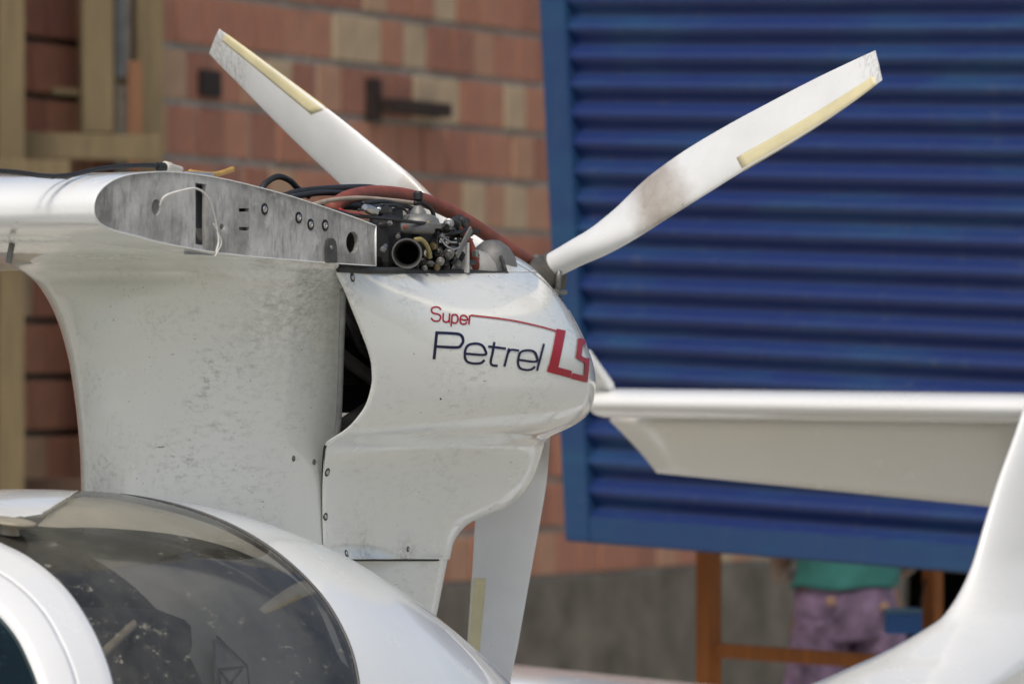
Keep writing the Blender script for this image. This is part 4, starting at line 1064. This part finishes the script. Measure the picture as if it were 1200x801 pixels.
# ---- tail fin, stabiliser and elevator
fxl = tab((440, 1212), (460, 1205), (505, 1190), (560, 1170), (620, 1151), (660, 1139), (690, 1126), (710, 1114), (725, 1102), (740, 1080), (755, 1055), (770, 1027), (785, 994), (800, 962), (815, 925), (830, 885))
rows = []
for y in np.concatenate([np.linspace(150, 440, 12), np.linspace(450, 700, 30), np.linspace(703, 830, 40)]):
    w = float(np.interp(y, [150, 560, 660, 720, 760, 800, 830], [.035, .045, .055, .085, .12, .16, .19])); target = float(fxl(y)) if y >= 440 else 1212 + (440 - y) * .33
    ae = 3.1
    ph = np.linspace(0, math.pi / 2, 26)
    def nose(af):
        am = af + .45; return am - .45 * np.sin(ph) ** (2 / 2.2), w * np.cos(ph) ** (2 / 2.0)
    lo_, hi_ = -.4, 2.6
    for _ in range(40):
        af = (lo_ + hi_) / 2; aa, pp = nose(af)
        if pxof(aa, -pp).min() < target: lo_ = af
        else: hi_ = af
    tl = np.linspace(ae, aa[0], 12)[:-1]; A2 = np.concatenate([tl, aa]); P2 = np.concatenate([np.linspace(.01, w, 12)[:-1], pp])
    A3 = np.concatenate([A2, A2[::-1][1:]]); P3 = np.concatenate([P2, -P2[::-1][1:]])
    zz = float(zof(y, af, 0)); rows.append(np.stack([A3, P3, 0 * A3 + zz], -1))
fin = grid('tail_fin', rows, WHITE_T, plane)
AS = 2.28
root, tip = qa(1215, 479, AS), qa(688, 472, AS)
secs = []
for k in np.linspace(0, 1, 14):
    c_ = root * (1 - k) + tip * k; ring = []
    for j in range(28):
        an = 2 * math.pi * j / 28; cx_ = .5 * (1 - math.cos(an)); th = math.sin(an) * .043 * (1 - .35 * cx_)
        ring.append(c_ + np.array([cx_ * .30, 0, th]))
    secs.append(ring)
stab = grid('tailplane', secs, WHITE_T, plane, wrap=True, cap=True)
es = stab.modifiers.new('edges', 'EDGE_SPLIT'); es.split_angle = math.radians(60)
ah = AS + .27
e0, e1 = qa(1215, 494, ah), qa(716, 489, ah); t0, t1 = qa(1215, 597, ah + .11), qa(772, 552, ah + .09)
G = np.array([[(e0 * (1 - k) + e1 * k) * (1 - u) + (t0 * (1 - k) + t1 * k) * u + np.array([.012 * math.sin(math.pi * u), 0, 0]) for k in np.linspace(0, 1, 10)] for u in np.linspace(0, 1, 8)])
el = grid('elevator', G, gelcoat('elevator_gelcoat', (.78, .765, .71), .1, .06), plane); solidify(el, .022, 0)
hp = [qa(690, 414, AS - .03), qa(640, 400, AS - .03), qa(640, 470, AS + .1), qa(722, 470, AS + .1), qa(717, 452, AS + .04)]
ho = pyd('elevator_horn', [Vector(L(x_)) for x_ in hp], [tuple(range(5))], WHITE_T, stab, False); solidify(ho, .02, 0)
# axle legs so the hull stands on the ground
for sg in (-1, 1):
    tube('gear_leg', [(-1.0, sg * .34, .55), (-1.0, sg * .62, .22)], .03, STEEL, plane, 10, 0)
    lathe('wheel', [(-.06, .10), (-.05, .17), (-.03, .20), (.03, .20), (.05, .17), (.06, .10), (.06, .0001)], (-1.0, sg * .68, .20), (0, 1, 0), BLACK, plane, 28)
tube('gear_leg', [(-3.1, 0, .5), (-3.15, 0, .16)], .025, STEEL, plane, 10, 0)
lathe('wheel', [(-.04, .07), (-.03, .13), (-.02, .15), (.02, .15), (.03, .13), (.04, .07), (.04, .0001)], (-3.15, 0, .15), (0, 1, 0), BLACK, plane, 24)
